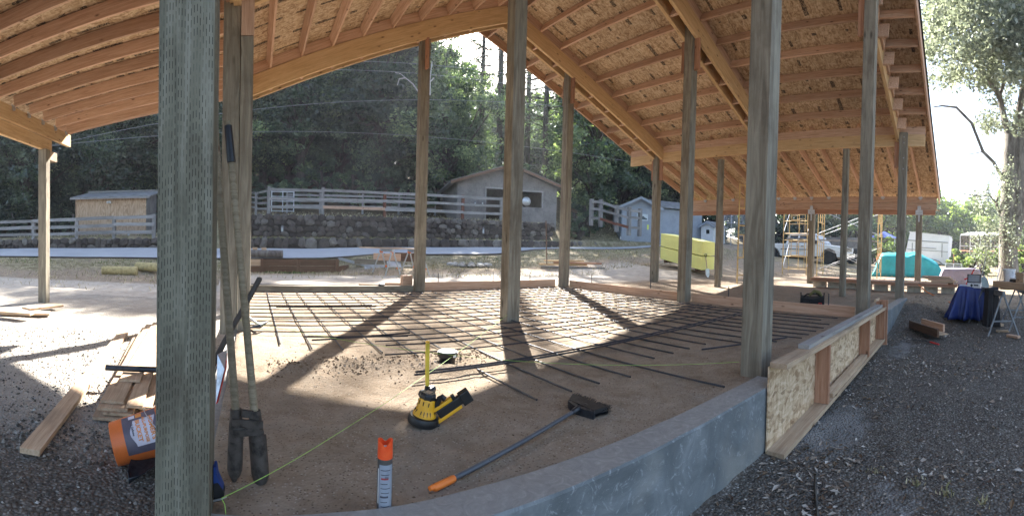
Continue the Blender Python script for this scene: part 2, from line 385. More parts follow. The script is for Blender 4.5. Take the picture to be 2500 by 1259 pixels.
# ---------------------------------------------------------------- terrain
def road_y(x): return 19.3+.2*sin(x*.09)+(0.012*(x-20)**2 if x > 20 else 0)*.35
def tz(x, y):
    n = .5*nz(x*.25, y*.25, 3)
    sh = 3.6*sstep(9.8, 14, x)-1.7*(1-sstep(3, 4.6, x)); amp = (.5+.012*min(max(x, -25), 30))*1.25; base = amp*(.20*sstep(12.9-sh, 13.9-sh, y)+.80*sstep(13.2-sh, 21.6-sh, y))
    if x < -1: base += -.38*(1-sstep(11, 19, y))*sstep(-.27, -.28, x)
    # terrace behind the road
    left = 1-sstep(-4, -1, x)
    up = sstep(21.7, 22.0, y)*(.45+.12*left)+sstep(22.8, 23.0, y)*1.12*(1-left)*(1 if x < 17 else 0)+(sstep(23, 27, y)*1.1 if x >= 17 else 0)
    hill = max(0, y-24.5)*.24*sstep(24.5, 34, y)
    far = 1-sstep(44, 62, x)*sstep(0, 1, 1)
    z = base+(up+min(hill, 11))*(1 if x < 44 else max(0, 1-(x-44)/18))
    if x > 17: z += sstep(17, 27, x)*sstep(4, 9, y)*.42*(1-sstep(18, 22, y))
    if x > 45: z -= sstep(45, 120, x)*3.0*(1-sstep(30, 60, y))
    if y > 12: z += n*.12*sstep(12, 16, y)
    # lower yard in front of the near wall
    low = -.46*(1-sstep(1.46, 1.62, y))
    if x > 6: k = sstep(.3, 1.4, y); low *= 1-sstep(9.2-1.3*k, 12.4-1.6*k, x)
    if x < -.27: low = 0
    lx = -.40*sstep(-.20, -.30, x)*(1-sstep(10.2, 13, y)) if x < 0 else 0
    if x < -.28: z = z if y > 11 else 0
    z = z+low+lx
    if abs(x) < 16 and -4 < y < 14:
        z += .012*nz(x*2.2, y*2.2)+.006*nz(x*9, y*9, 5)
        if y < 1.45 or x < -.30: z += .014*nz(x*5, y*5, 7)+.008*nz(x*17, y*17, 2)
    # loose soil round the drain lid and a low ridge left of it
    d = hypot(x-1.62, y-3.52)
    if d < .55: z += .05*math.exp(-((d-.19)/.09)**2)+.028*math.exp(-(d/.33)**2)*nz(x*16, y*16, 9)
    if .0 < x < 1.5 and 3.2 < y < 4.1:
        z += .03*math.exp(-((y-3.72+.1*nz(x*2, 1))/.13)**2)*(1+1.2*nz(x*14, y*14, 4))*sstep(0, .25, x)*(1-sstep(1.3, 1.5, x))
    return z
def lines(spec):
    out = []
    for a, b, st in spec:
        k = max(1, round((b-a)/st)); out += [a+(b-a)*i/k for i in range(k)]
    return out+[spec[-1][1]]
XL = lines([(-400, -60, 20), (-60, -20, 2), (-20, -5, .4), (-5, -.32, .08), (-.32, -.2, .06), (-.2, 5, .05), (5, 12, .09), (12, 20, .3), (20, 60, 1), (60, 200, 8), (200, 900, 60)])
YL = lines([(-60, -6, 5), (-6, -1, .35), (-1, 1.44, .06), (1.44, 1.64, .1), (1.64, 5, .05), (5, 12, .1), (12, 20, .3), (20, 21.6, .3), (21.6, 23.2, .1), (23.2, 50, 1.2), (50, 120, 7), (120, 900, 60)])
def ground():
    nx, ny = len(XL), len(YL); vs = []; gv = []; ce = []; gr = []; fo = []; lit = []
    for y in YL:
        for x in XL:
            vs.append((x, y, tz(x, y)))
            g = 1.0 if (y < 1.5 or x < -.26) else 0.0
            if x > 7 and y < 1.5: g = max(0, 1-sstep(9.5, 12.5, x+.6*max(0, y)))
            if y > 8.9 and x > -.3: g = 0
            if x < -.26 and y > 10.5: g = 0
            gv.append(g); lit.append(sstep(2.2, 3.6, y+.4*nz(x*1.3, y*1.3, 6))*.97 if x < -.26 and y < 13 else (sstep(9.0, 9.8, y)*.95*(1-sstep(12.8, 13.6, y)) if x >= -.26 and x < 14 else 0))  # mask of the ground painted paler where the sun falls
            e = math.exp(-(((x-3.75)/.75)**2+((y-1.1)/.32)**2))*1.1
            e = max(e, .8*math.exp(-(((x-7.3)/1.3)**2+((y-1.05)/.25)**2)), .62*math.exp(-(((x-2.6)/.9)**2+((y-.45)/.3)**2)))
            ce.append(e if y < 1.5 else 0)
            q = 0
            dr = y-road_y(x)
            if y > 10.6 and dr < -1.6 and x < 26: q = .62*sstep(11.4 if x > 4 else 13.6, 15.5, y+.5*nz(x*.4, y*.4))
            if dr > 1.9: q = .6
            if x > 17 and y < 15: q = .5*sstep(17, 24, x)
            gr.append(q)
            fo.append(sstep(24, 27, y)*.9*(1-sstep(40, 60, x)) if dr > 2 else 0)
    fs = [(j*nx+i, j*nx+i+1, (j+1)*nx+i+1, (j+1)*nx+i) for j in range(ny-1) for i in range(nx-1)]
    me = bpy.data.meshes.new('ground'); me.from_pydata(vs, [], fs); me.materials.append(SOIL)
    for nm, arr in (('gravel', gv), ('cement', ce), ('grass', gr), ('forest', fo), ('sun_pale', lit)):
        a = me.attributes.new(nm, 'FLOAT', 'POINT'); a.data.foreach_set('value', arr)
    me.polygons.foreach_set('use_smooth', [True]*len(me.polygons)); me.update()
    o = bpy.data.objects.new('ground', me); COL.objects.link(o); tag(o, 'bare sandy soil and gravel around and under the open pole barn', kind='structure')
ground()
def road():
    vs = []; fs = []; N = 130
    for i in range(N+1):
        x = -70+i*1.1
        for k in range(5):
            y = road_y(x)-1.75+k*.875; vs.append((x, y, max(tz(x, y), tz(x, y-.3), tz(x, y+.3))+.035))
    for i in range(N):
        for k in range(4): a = i*5+k; fs.append((a, a+1, a+6, a+5))
    me = bpy.data.meshes.new('road'); me.from_pydata(vs, [], fs); me.materials.append(ROADM)
    me.polygons.foreach_set('use_smooth', [True]*len(me.polygons))
    o = bpy.data.objects.new('road', me); COL.objects.link(o); tag(o, 'pale asphalt driveway curving past the stone walls', kind='structure')
road()

# ---------------------------------------------------------------- pole barn
RX = 5.29; T1, T2, T3 = 8.92, 5.29, 1.66
YF, YN = 10.25, 1.05
def PB(x): return 6.38-.41*abs(x-RX)            # underside of the purlins
B1R, B1L, ER, EL = 10.83, -.25, 14.5, -4.5
barn = empty('pole_barn', (RX, T2, 0), 'open timber pole barn under construction, bare orange rafters and OSB roof on square posts', 'barn')
def post(x, y, top, s=.195, mt=POST, z0=-.06, bolts=0):
    p = member('post', (x, y, z0), (x, y, top), s, s, mt, barn, up=(0, 1, 0), bev=.005)
    return p
PN = {'I': (-.31, 5.29), 'B': (3.36, 8.92), 'F': (3.30, 5.25), 'C': (7.21, 8.95), 'Q': (7.30, 5.29), 'D': (10.80, 8.98), 'G': (3.44, 1.72), 'C3': (7.18, 1.70), 'D3': (10.76, 1.66), 'D2': (10.83, 5.29), 'I1': (-.25, 8.92)}
def toppost(x, y): return 6.02-.41*abs(x-RX)+.33
for k, (x, y) in PN.items(): post(x, y, toppost(x, y) if k not in ('D', 'D2', 'D3') else 3.98)
hp = post(-.25, 1.66, 3.95, mt=POSTN, z0=-.4)
for x, y in ((10.66, 3.05), (10.93, 6.76)): post(x, y, 3.60, s=.14)
e1 = [post(ER, y, 2.36, s=.19) for y in (T1, T2, T3)]
for y in (T1, T2, T3): post(EL, y, 2.95, s=.19, z0=-.46)
# timber bolted beside the post at the centre left, with a ledger block above it
member('post', (-.31+.175, 5.24, -.03), (-.31+.175, 5.24, 3.32), .14, .16, POST, barn, up=(0, 1, 0), bev=.004)
member('ledger_block', (-.31+.177, 5.24, 3.325), (-.31+.177, 5.24, 3.98), .145, .17, FIR, barn, up=(0, 1, 0))
# trusses: a pair of sloping beams either side of the posts, a rafter band above each
def slope(x, off=0): return PB(x)+off
for ti, ty in enumerate((T1, T2, T3)):
    for sy in ((-1, 1) if ti < 2 else (1,)):
        yb = ty+sy*.137
        for xa, xb in ((RX-.012, B1L-.15), (RX+.012, B1R+.1)):
            member('truss_beam', (xa, yb, PB(xa)-.195), (xb, yb, PB(xb)-.195), .07, .35, FIRY, barn)
            member('rafter_band', (xa, yb, PB(xa)+.106), (xb, yb, PB(xb)+.106), .045, .185, FIR, barn)
    for i in range(9):                            # spacer blocks between the two beams
        d = .9+i*.6
        for s in (-1, 1):
            x = RX+s*d
            child('spacer_block', bpy.data.meshes.get('spacer_block') or MB().box((0, 0, 0), (.045, .2, .30)).mesh('spacer_block', FIR), T4((x, ty, PB(x)-.19), ry(s*atan2(.41, 1))), barn)
for k in ('B', 'F', 'C', 'Q', 'G', 'C3', 'D', 'D3'):   # ledger blocks under the beams, on the near and the far face of the post
    x, y = PN[k]
    zt = PB(x)-.375
    for sy in ((-1, 1) if y > 3 else (1,)):
        lb = member('ledger_block', (x, y+sy*.121, zt-.62), (x, y+sy*.121, zt+.0), .045, .19, REDW, barn, up=(0, 1, 0))
        if sy < 0:
            for dz in (.15, .42):
                b = MB().lathe([(0, -.006), (.014, -.004), (.014, .004), (0, .008)], T4((x+.03, y-.147, zt-dz), rx(pi/2)), 8).build('bolt', BOLT); attach(b, lb)
# purlins
PY = [YN+.045, T3+.108, T3+.163, T2-.163, T2+.163, T1-.163, T1+.163, YF-.045]
PUR = [.3+.6*i for i in range(9)]
for s in (-1, 1):
    for d in PUR:
        x = RX+s*d; up = (s*.38, 0, .925)
        for i in range(0, 8, 2):
            j = (rnd.random()-.5)*.006
            a = Vector((x, PY[i], PB(x)+.10+j)); b = Vector((x, PY[i+1], PB(x)+.10+j))
            member('purlin', a, b, .04, .185, FIR, barn, up=up)
for i in range(0, 8, 2):
    if i in (0, 6): member('ridge_board', (RX, PY[i], PB(RX)+.08), (RX, PY[i+1], PB(RX)+.08), .04, .25, FIR, barn)
    else: member('ridge_board', (RX, PY[i], PB(RX)+.08), (RX, PY[i+1], PB(RX)+.08), .04, .25, FIR, barn)
# blocking between the purlins on the camera side of the near truss
for d in [.6+.6*i for i in range(8)]:
    x = RX+d; c = (x+.05, T3+.078, PB(x)-.03)
    child('blocking', bpy.data.meshes.get('blocking') or MB().box((0, 0, 0), (.30, .04, .27)).mesh('blocking', FIR), T4(c, ry(atan2(.41, 1))), barn)
# rake boards
for yr in (YN, YF):
    for xa, xb in ((RX, B1L-.1), (RX, B1R+.1)):
        member('rake_board', (xa, yr, PB(xa)+.10), (xb, yr, PB(xb)+.10), .04, .21, FIR, barn)
# beams that carry the lower roofs
for xb, sg in ((B1R, 1), (B1L, -1)):
    za = PB(xb)
    for ya, yb in ((YN+.1, T2), (T2, YF-.15)):
        member('carrier_beam', (xb, ya+.002, za-.30), (xb, yb-.002, za-.30), .09, .28, FIRY, barn)
        member('carrier_beam', (xb, ya+.002, za-.06), (xb, yb-.002, za-.06), .086, .195, FIR, barn)
# right lower roof
SR = .335; ZR0 = PB(B1R)+.205           # underside of its sheathing at the beam
def ZR(x): return ZR0-SR*(x-B1R)
hang = MB().box((0, 0, 0), (.05, .062, .09)).box((-.028, 0, .01), (.004, .11, .11), rx(pi/4)).mesh('hanger', GALV)
ry_ = [1.63+.61*i for i in range(15)]
for y in ry_:
    if y > YF-.1: continue
    r = member('rafter', (B1R+.05, y, ZR(B1R+.05)-.1), (ER-.06, y, ZR(ER-.06)-.1), .04, .195, FIR, barn)
    child('hanger', hang, T4((ER-.085, y, ZR(ER)-.20)), r)
for yr in (YN, YF): member('rake_board', (B1R+.1, yr, ZR(B1R+.1)-.1), (ER+.40, yr, ZR(ER+.40)-.1), .04, .21, FIR, barn)
for ya, yb in ((YN+.06, T2), (T2, YF-.06)):
    member('eave_beam', (ER, ya, 2.62), (ER, yb-.003, 2.62), .09, .19, FIR, barn)
    member('eave_beam', (ER, ya, 2.83), (ER, yb-.003, 2.83), .06, .21, FIR, barn)
member('eave_ledge', (ER+.03, YN-.03, 2.515), (ER+.03, YF, 2.515), .13, .016, FIR, barn)
for ya, yb in ((YN+.1, T2), (T2, YF+.12)):
    member('eave_beam', (ER+.03, ya, 2.43), (ER+.03, yb-.003, 2.43), .09, .145, REDW, barn)
brk = MB().box((0, 0, 0), (.006, .24, .15)).box((0, 0, -.19), (.006, .05, .22)).box((-.001, 0, .14), (.006, .11, .13)).mesh('bracket', GALV)
for p, y in zip(e1, (T1, T2, T3)): child('bracket', brk, T4((ER-.101, y, 2.425)), p)
bm_ = MB().lathe([(0, -.006), (.017, -.004), (.017, .004), (0, .01)], rx(pi/2), 8).mesh('bolt', BOLT)
d3 = [o for o in barn.children if o.name.startswith('post') and abs(basis(o).translation.x-PN['D3'][0]) < .02 and abs(basis(o).translation.y-1.66) < .05]
for z in (3.86, 3.72, 3.36, 3.1):
    if d3: child('bolt', bm_, T4((PN['D3'][0]-.10, 1.66-.02, z), rz(-pi/2)), d3[0])
# left lower roof, shallower
SL = .155; ZL0 = PB(B1L)+.20
def ZLf(x): return ZL0+SL*(x-B1L)
YFL = 9.85
for i in range(15):
    y = 1.3+.61*i
    if y > YFL: continue
    r = member('rafter', (B1L-.05, y, ZLf(B1L-.05)-.1), (EL+.14, y, ZLf(EL+.14)-.1), .04, .195, FIR, barn)
    child('hanger', hang, T4((EL+.125, y, ZLf(EL)-.19)), r)
for yr in (YN, YFL+.06): member('rake_board', (B1L-.1, yr, ZLf(B1L-.1)-.1), (EL-.35, yr, ZLf(EL-.35)-.1), .04, .21, FIR, barn)
member('eave_beam', (EL+.06, YN+.05, 3.35), (EL+.06, YFL+.28, 3.35), .09, .28, FIRY, barn)
member('eave_beam', (EL-.03, YN+.05, 3.075), (EL-.03, T1+.35, 3.075), .09, .26, FIRY, barn)
member('ledger_block', (EL+.02, T1+.10, 2.83), (EL+.02, T1+.45, 2.83), .16, .2, FIRP, barn)
# roof sheets
_ps = {}
def sheet(c, dims, R):
    key = tuple(round(x, 3) for x in dims)
    if key not in _ps: _ps[key] = MB().box((0, 0, 0), dims).mesh('roof_sheet', OSB)
    child('roof_sheet', _ps[key], T4(c, R), barn)
def cover(xa, xb, za, sl, y0, y1, s):
    """sheets 1.22 wide laid from xa to xb (s is the sign of x), sl the fall per metre"""
    L = abs(xb-xa); k = sqrt(1+sl*sl); ang = atan2(sl, 1)*s
    row = 0; d = 0.0
    y = y0
    while y < y1-.05:
        w = min(1.22, y1-y); d = 0.0; first = 1.22 if row % 2 else 2.44
        while d < L-.02:
            l = min((first if d == 0 else 2.44)/k, L-d); xm = xa+s*(d+l/2)
            sheet((xm, y+w/2, za-sl*(d+l/2)+.008), (l*k-.007, w-.007, .0145), ry(ang)); d += l
        y += w; row += 1
cover(RX, B1R, PB(RX)+.215, .41, YN-.02, YF+.02, 1)
cover(RX, B1L, PB(RX)+.215, .41, YN-.02, YF+.02, -1)
cover(B1R, ER+.42, ZR0+.012, SR, YN-.02, YF+.02, 1)
cover(B1L, EL-.38, ZL0+.012, SL, YN-.02, YFL+.09, -1)
def rooftop():
    b = MB(); t0 = .022
    prof = [(EL-.42, ZLf(EL-.42)+.025), (B1L, PB(B1L)+.24), (RX, PB(RX)+.24), (B1R, PB(B1R)+.24), (ER+.46, ZR(ER+.46)+.025)]
    for (xa, za), (xb, zb) in zip(prof, prof[1:]):
        yy = YFL+.12 if xa < B1L else YF+.05
        b.add([(xa, YN-.05, za), (xb, YN-.05, zb), (xb, yy, zb), (xa, yy, za), (xa, YN-.05, za+t0), (xb, YN-.05, zb+t0), (xb, yy, zb+t0), (xa, yy, za+t0)],
              [(0, 3, 2, 1), (4, 5, 6, 7), (0, 1, 5, 4), (1, 2, 6, 5), (2, 3, 7, 6), (3, 0, 4, 7)])
    b.build('roofing_felt', FELT, barn)
rooftop()

# ---------------------------------------------------------------- foundation wall, forms
def wall(name, pts, w, zt, zb, label):
    b = MB(); n = len(pts)
    for i in range(n-1):
        p, q = Vector(pts[i]), Vector(pts[i+1]); d = (q-p).normalized(); nn = Vector((-d.y, d.x))*w/2
        k = max(1, int((q-p).length/.12)); c0 = .012
        for s in range(k):
            a = p+(q-p)*s/k; e = p+(q-p)*(s+1)/k
            def ring(t):
                j = .007*nz(t.x*3, t.y*3, 5); o2 = .006*nz(t.x*2, t.y*2, 9)
                n2 = nn*(1+o2)
                return [(t.x-n2.x, t.y-n2.y, zb), (t.x-n2.x, t.y-n2.y, zt-c0+j), (t.x-n2.x*.93, t.y-n2.y*.93, zt+j), (t.x+n2.x*.93, t.y+n2.y*.93, zt+j), (t.x+n2.x, t.y+n2.y, zt-c0+j), (t.x+n2.x, t.y+n2.y, zb)]
            b.add(ring(a)+ring(e), [(m, m+1, m+7, m+6) for m in range(5)]+([(0, 5, 4, 3, 2, 1)] if s == 0 else [])+([(6, 7, 8, 9, 10, 11)] if s == k-1 else []))
    me = b.mesh(name, CONC); bm = bmesh.new(); bm.from_mesh(me); bmesh.ops.remove_doubles(bm, verts=bm.verts, dist=.0005); bm.to_mesh(me); bm.free()
    o = bpy.data.objects.new(name, me); COL.objects.link(o); tag(o, label, 'wall'); return o
wall('foundation_wall', [(-.16, 1.55), (3.33, 1.55)], .21, .03, -.62, 'grey concrete foundation wall ending at the big post, smooth face in the foreground')
wall('foundation_wall', [(3.54, 1.56), (10.72, 1.56)], .20, .03, -.62, 'grey concrete foundation wall behind the OSB form, bare at its far end')
wall('foundation_wall', [(-.25, 1.92), (-.25, 8.80)], .12, -.02, -.6, 'low concrete stem wall along the left edge of the dirt floor')
tag(member('timber_curb', (-.15, 9.03, .03), (3.24, 9.0, .03), .14, .18, POST, bev=.004), 'long weathered timber curb along the far left edge of the rebar floor', 'timber')
# ---------------------------------------------------------------- stone walls
def mk_stone():
    t = NT('field_stone'); v = t.coord(); a = t.noise(v, 3, 6, .65); r = t.rand()
    c = t.ramp(r, [(0, (.04, .03, .026)), (.35, (.07, .054, .045)), (.75, (.10, .082, .07)), (.97, (.19, .17, .15))])
    c = t.mix(1.0, c, t.ramp(a, [(.3, .6), (.7, 1.35)]), 'MULTIPLY'); t.col(c).rough(.9); t.bump(a, .8, .05); return t.m
STONE = mk_stone(); MORTAR = plain('dark_earth', (.035, .028, .022), .95)
def stone_meshes(n=7):
    out = []
    for i in range(n):
        bm = bmesh.new(); bmesh.ops.create_icosphere(bm, subdivisions=1, radius=.5)
        for v in bm.verts:
            k = 1+.34*noise.noise(v.co*2.1+Vector((i*9.1, 3, i))); v.co = Vector((v.co.x*k, v.co.y*k*.9, v.co.z*k))
            m = max(abs(v.co.x), abs(v.co.z)); v.co.x = max(-.42, min(.42, v.co.x)); v.co.z = max(-.40, min(.40, v.co.z))
        me = bpy.data.meshes.new('stone'); bm.to_mesh(me); bm.free(); me.materials.append(STONE)
        out.append(me)
    return out
SM = stone_meshes()
def stone_wall(x0, x1, yf, zf0, zf1, size, label, cap=300, depth=.35):
    root = empty('stone_wall', ((x0+x1)/2, yf((x0+x1)/2)+.2, zf0((x0+x1)/2)), label, 'wall')
    b = MB(); k = max(2, int((x1-x0)/1.0)); sec = []
    for i in range(k+1):
        x = x0+(x1-x0)*i/k; y = yf(x); sec.append([(x, y+.10, zf0(x)-.3), (x, y+.10, zf1(x)-.07), (x, y+depth+.1, zf1(x)-.07), (x, y+depth+.1, zf0(x)-.3)])
    for i in range(k): b.add(sec[i]+sec[i+1], [(m, (m+1) % 4, (m+1) % 4+4, m+4) for m in range(4)])
    b.add(sec[0], [(0, 1, 2, 3)]); b.add(sec[-1], [(0, 3, 2, 1)])
    b.build('core', MORTAR, root)
    n = 0; z = 0.0
    H = max(zf1(x)-zf0(x) for x in (x0, (x0+x1)/2, x1)); rows = max(1, round(H/(size*.74)))
    for r in range(rows):
        x = x0+rnd.uniform(-.1, .1)*size
        while x < x1:
            w = size*rnd.uniform(.65, 1.45); h = (zf1(x)-zf0(x))/rows
            hh = h*rnd.uniform(.95, 1.45)
            zc = zf0(x)+(r+.5)*h+rnd.uniform(-.2, .2)*h
            if r == rows-1: zc = zf1(x)-hh*.48+rnd.uniform(-.02, .04)
            me = SM[rnd.randrange(len(SM))]; M = T4((x+w/2, yf(x)+.09+rnd.uniform(-.05, .05), zc), ry(rnd.uniform(-.5, .5)) @ rz(rnd.uniform(-.3, .3)))
            M = M @ Matrix.Diagonal((w*1.16, rnd.uniform(.26, .36), hh*1.22, 1)); child('stone', me, M, root); n += 1
            x += w*.93
    return root, n
gz0 = lambda x: .64+.012*x
r1 = stone_wall(-.6, 17.2, lambda x: 22.72, lambda x: 1.12+.012*x, lambda x: 2.28+.008*x, .38, 'tall dark fieldstone retaining wall below the paddock fence')
r2 = stone_wall(-.6, 24.5, lambda x: 21.55+.012*max(0, x-10)**1.5, gz0, lambda x: 1.12+.012*x-.012*max(0, x-17), .46, 'low fieldstone wall along the driveway, in front of the tall one')
r3 = stone_wall(-18, -3.2, lambda x: 21.6, lambda x: .22+.02*(x+18)*.6, lambda x: .86+.022*(x+18)*.6, .42, 'low dark fieldstone wall below the plywood shed at far left')
# ---------------------------------------------------------------- fences
def fence(name, pts, ph, rails, label, pm=GREYW, rm=GREYW, ps=.14, rh=.14, special=None, group=None):
    """pts: (x, y, z) of the post feet; rails: heights of the rail centres"""
    root = empty(name, pts[0], label, 'fence', group)
    for i, p in enumerate(pts):
        mt = (special or {}).get(('post', i), pm); hh = ph+rnd.uniform(-.04, .06)
        member('post', (p[0], p[1], p[2]-.15), (p[0]+rnd.uniform(-.02, .02), p[1], p[2]+hh), ps, ps, mt, root, up=(0, 1, 0))
    for i in range(len(pts)-1):
        a, b = Vector(pts[i]), Vector(pts[i+1]); d = (b-a).normalized(); off = Vector((d.y, -d.x, 0))*(ps/2+.02)
        for k, h in enumerate(rails):
            mt = (special or {}).get(('rail', i, k), rm)
            member('rail', a+off+Vector((0, 0, h+rnd.uniform(-.03, .03))), b+off+Vector((0, 0, h+rnd.uniform(-.03, .03))), .035, rh*rnd.uniform(.9, 1.1), mt, root)
    return root
REDBR = wood('old_red_wood', (.10, .04, .025), (.17, .07, .045), (.24, .11, .07), vary=.15)
def fp(x, Y, z):                        # foot at photo column x on the line Y
    d = ray(x, 560); t = Y/d.y; return (d.x*t, Y, z)
fence('paddock_fence', [fp(656, 23.25, 2.32), fp(787, 23.25, 2.34), fp(938, 23.25, 2.36), fp(1128, 23.25, 2.42), fp(1222, 23.25, 2.46)], 1.36, [.35, .78, 1.22],
      'weathered grey rail fence along the top of the tall stone wall', special={('post', 2): REDBR, ('post', 3): REDBR, ('rail', 1, 0): FIR})
fence('paddock_fence', [fp(654, 23.4, 2.3), fp(624, 26.5, 2.5), (-.9, 30.0, 2.9)], 1.25, [.3, .6, .9, 1.2], 'side run of grey paddock fence turning back uphill left of the tall wall', rh=.11)
fence('paddock_fence', [fp(700, 27.6, 2.75), fp(780, 27.8, 2.8), fp(884, 28, 2.85), fp(972, 28, 2.9), fp(1061, 28, 2.95)], 1.1, [.3, .62, .95], 'rear line of grey rails behind the paddock, before the forest', rh=.12, ps=.11)
fence('yard_fence', [fp(-60, 22.0, .80), fp(82, 22.0, .88), fp(188, 22.0, .93), fp(279, 22.0, 1.0), fp(376, 22.0, 1.05)], 1.12, [.28, .66, 1.02], 'weathered grey plank fence in front of the plywood shed', rh=.17, ps=.17)
fence('yard_fence', [fp(-70, 27.5, 1.5), fp(60, 27.5, 1.5), fp(150, 27.8, 1.55), fp(178, 27.9, 1.6)], .95, [.45, .88], 'old fence climbing behind the plywood shed at far left', rh=.1, ps=.12)
fence('corral_fence', [at(1443, 545, 29), at(1466, 548, 28.8), at(1505, 560, 28.3), at(1535, 569, 28), at(1561, 571, 28.4)], 1.55, [.35, .95, 1.4], 'grey corral rails on the slope left of the grey shed', rh=.15, ps=.2, special={('rail', 2, 0): REDBR, ('rail', 1, 0): REDBR})
# metal gate behind the fence
gt = empty('metal_gate', fp(685, 24.9, 2.4), 'pale metal tube gate behind the paddock fence at its left end', 'gate')
ga, gb = Vector(fp(662, 24.9, 2.42)), Vector(fp(716, 24.9, 2.42))
for h in (.15, .42, .68, .94, 1.2): bb = MB().tube([ga+Vector((0, 0, h)), gb+Vector((0, 0, h))], .025, 6).build('gate_bar', GALV, gt)
for t in (0, .5, 1): MB().tube([ga.lerp(gb, t)+Vector((0, 0, .1)), ga.lerp(gb, t)+Vector((0, 0, 1.25))], .03, 6).build('gate_upright', GALV, gt)

# ---------------------------------------------------------------- sheds
def mk_ply():
    t = NT('weathered_plywood'); v = t.coord(scale=(1, 1, .22)); a = t.noise(v, 5, 5, .6, 3.5)
    c = t.ramp(a, [(.38, (.30, .19, .11)), (.5, (.44, .30, .19)), (.6, (.52, .38, .26))])
    st = t.sep(t.coord(rand=False)); c = t.mix(t.ramp(t.math('ADD', st[2], t.math('MULTIPLY', a, .6)), [(.1, .75), (1.3, 0)]), c, (.2, .175, .16))
    t.col(c).rough(.85); t.bump(a, .3, .01); return t.m
PLY = mk_ply()
def mk_siding(name, c, dirt=.3, sc=(1, 1, 1)):
    t = NT(name); v = t.coord(rand=False, scale=sc); a = t.noise(v, 1.8, 6, .7); b = t.noise(v, 14, 3)
    cc = t.ramp(t.math('ADD', t.math('MULTIPLY', a, .7), t.math('MULTIPLY', b, .3)), [(.32, tuple(x*(1-dirt) for x in c)), (.55, c), (.75, tuple(min(1, x*1.15) for x in c))])
    t.col(cc).rough(.8); t.bump(b, .15, .01); return t.m
OSBW = mk_siding('weathered_osb_wall', (.20, .185, .175), .5)
GREYP = mk_siding('grey_painted_siding', (.30, .33, .37), .2)
WHITEP = mk_siding('white_paint', (.72, .72, .7), .2)
ROOFG = plain('grey_roofing', (.22, .22, .225), .85, 0, .2, 3)
DARKIN = plain('dark_interior', (.02, .018, .016), .95)
def hole_wall(b, p0, p1, z0, z1, th, holes, m=0):
    """wall from p0 to p1 with rectangular holes (u0, u1, za, zb) along it, made of butted boxes"""
    p0 = Vector(p0); p1 = Vector(p1); d = (p1-p0); L = d.length; d = d/L; R = Matrix((d, Vector((-d.y, d.x, 0)), Vector((0, 0, 1)))).transposed()
    us = sorted({0, L}|{h[0] for h in holes}|{h[1] for h in holes}); zs = sorted({z0, z1}|{h[2] for h in holes}|{h[3] for h in holes})
    for ua, ub in zip(us, us[1:]):
        run = None
        for za, zb in zip(zs, zs[1:]):
            um, zm = (ua+ub)/2, (za+zb)/2
            if any(h[0] < um < h[1] and h[2] < zm < h[3] for h in holes): continue
            c = p0+d*um; b.box((c.x, c.y, zm), (ub-ua, th, zb-za), R, m)
# plywood shed at left
s1 = empty('plywood_shed', (-8, 25, 1.05), 'small plywood shed with a low grey roof behind the plank fence', 'shed')
xa, xb, yf_, yb_ = -10.05, -5.95, 24.0, 26.3
for i in range(2):
    w = (xb-xa)/2; MB().box((xa+w*(i+.5), yf_, 2.1), (w-.012, .03, 2.2)).build('wall_panel', PLY, s1, loc=(xa+w*(i+.5), yf_, 1.0))
MB().prism([Vector((xb+.02, yf_, 1.0)), Vector((xb+.02, yb_, 1.0)), Vector((xb+.02, yb_, 3.6)), Vector((xb+.02, yf_, 3.2))], (.03, 0, 0)).build('side_wall', OSBW, s1)
MB().prism([Vector((xa-.02, yf_, 1.0)), Vector((xa-.02, yb_, 1.0)), Vector((xa-.02, yb_, 3.6)), Vector((xa-.02, yf_, 3.2))], (-.03, 0, 0)).build('side_wall', PLY, s1)
MB().beam(((xa+xb)/2, yf_-.32, 3.22), ((xa+xb)/2, yb_+.2, 3.74), xb-xa+.5, .07).build('roof', ROOFG, s1)
MB().box(((xa+xb)/2, yb_+.2, 3.83), (xb-xa+.5, .05, .09)).build('roof_trim', GREYW, s1)
MB().box(((xa+xb)/2, yf_-.34, 3.17), (xb-xa+.5, .03, .06)).build('roof_trim', GREYW, s1)
lp = MB().box((-8.05, yf_-.06, 2.98), (.12, .06, .12)); lp.lathe([(0, -.05), (.06, -.05), (.045, .06), (0, .06)], T4((-8.13, yf_-.14, 2.96), rx(.9)), 10); lp.lathe([(0, -.05), (.06, -.05), (.045, .06), (0, .06)], T4((-7.97, yf_-.14, 2.96), rx(.9)), 10)
lp.build('flood_light', WHITEP, s1)
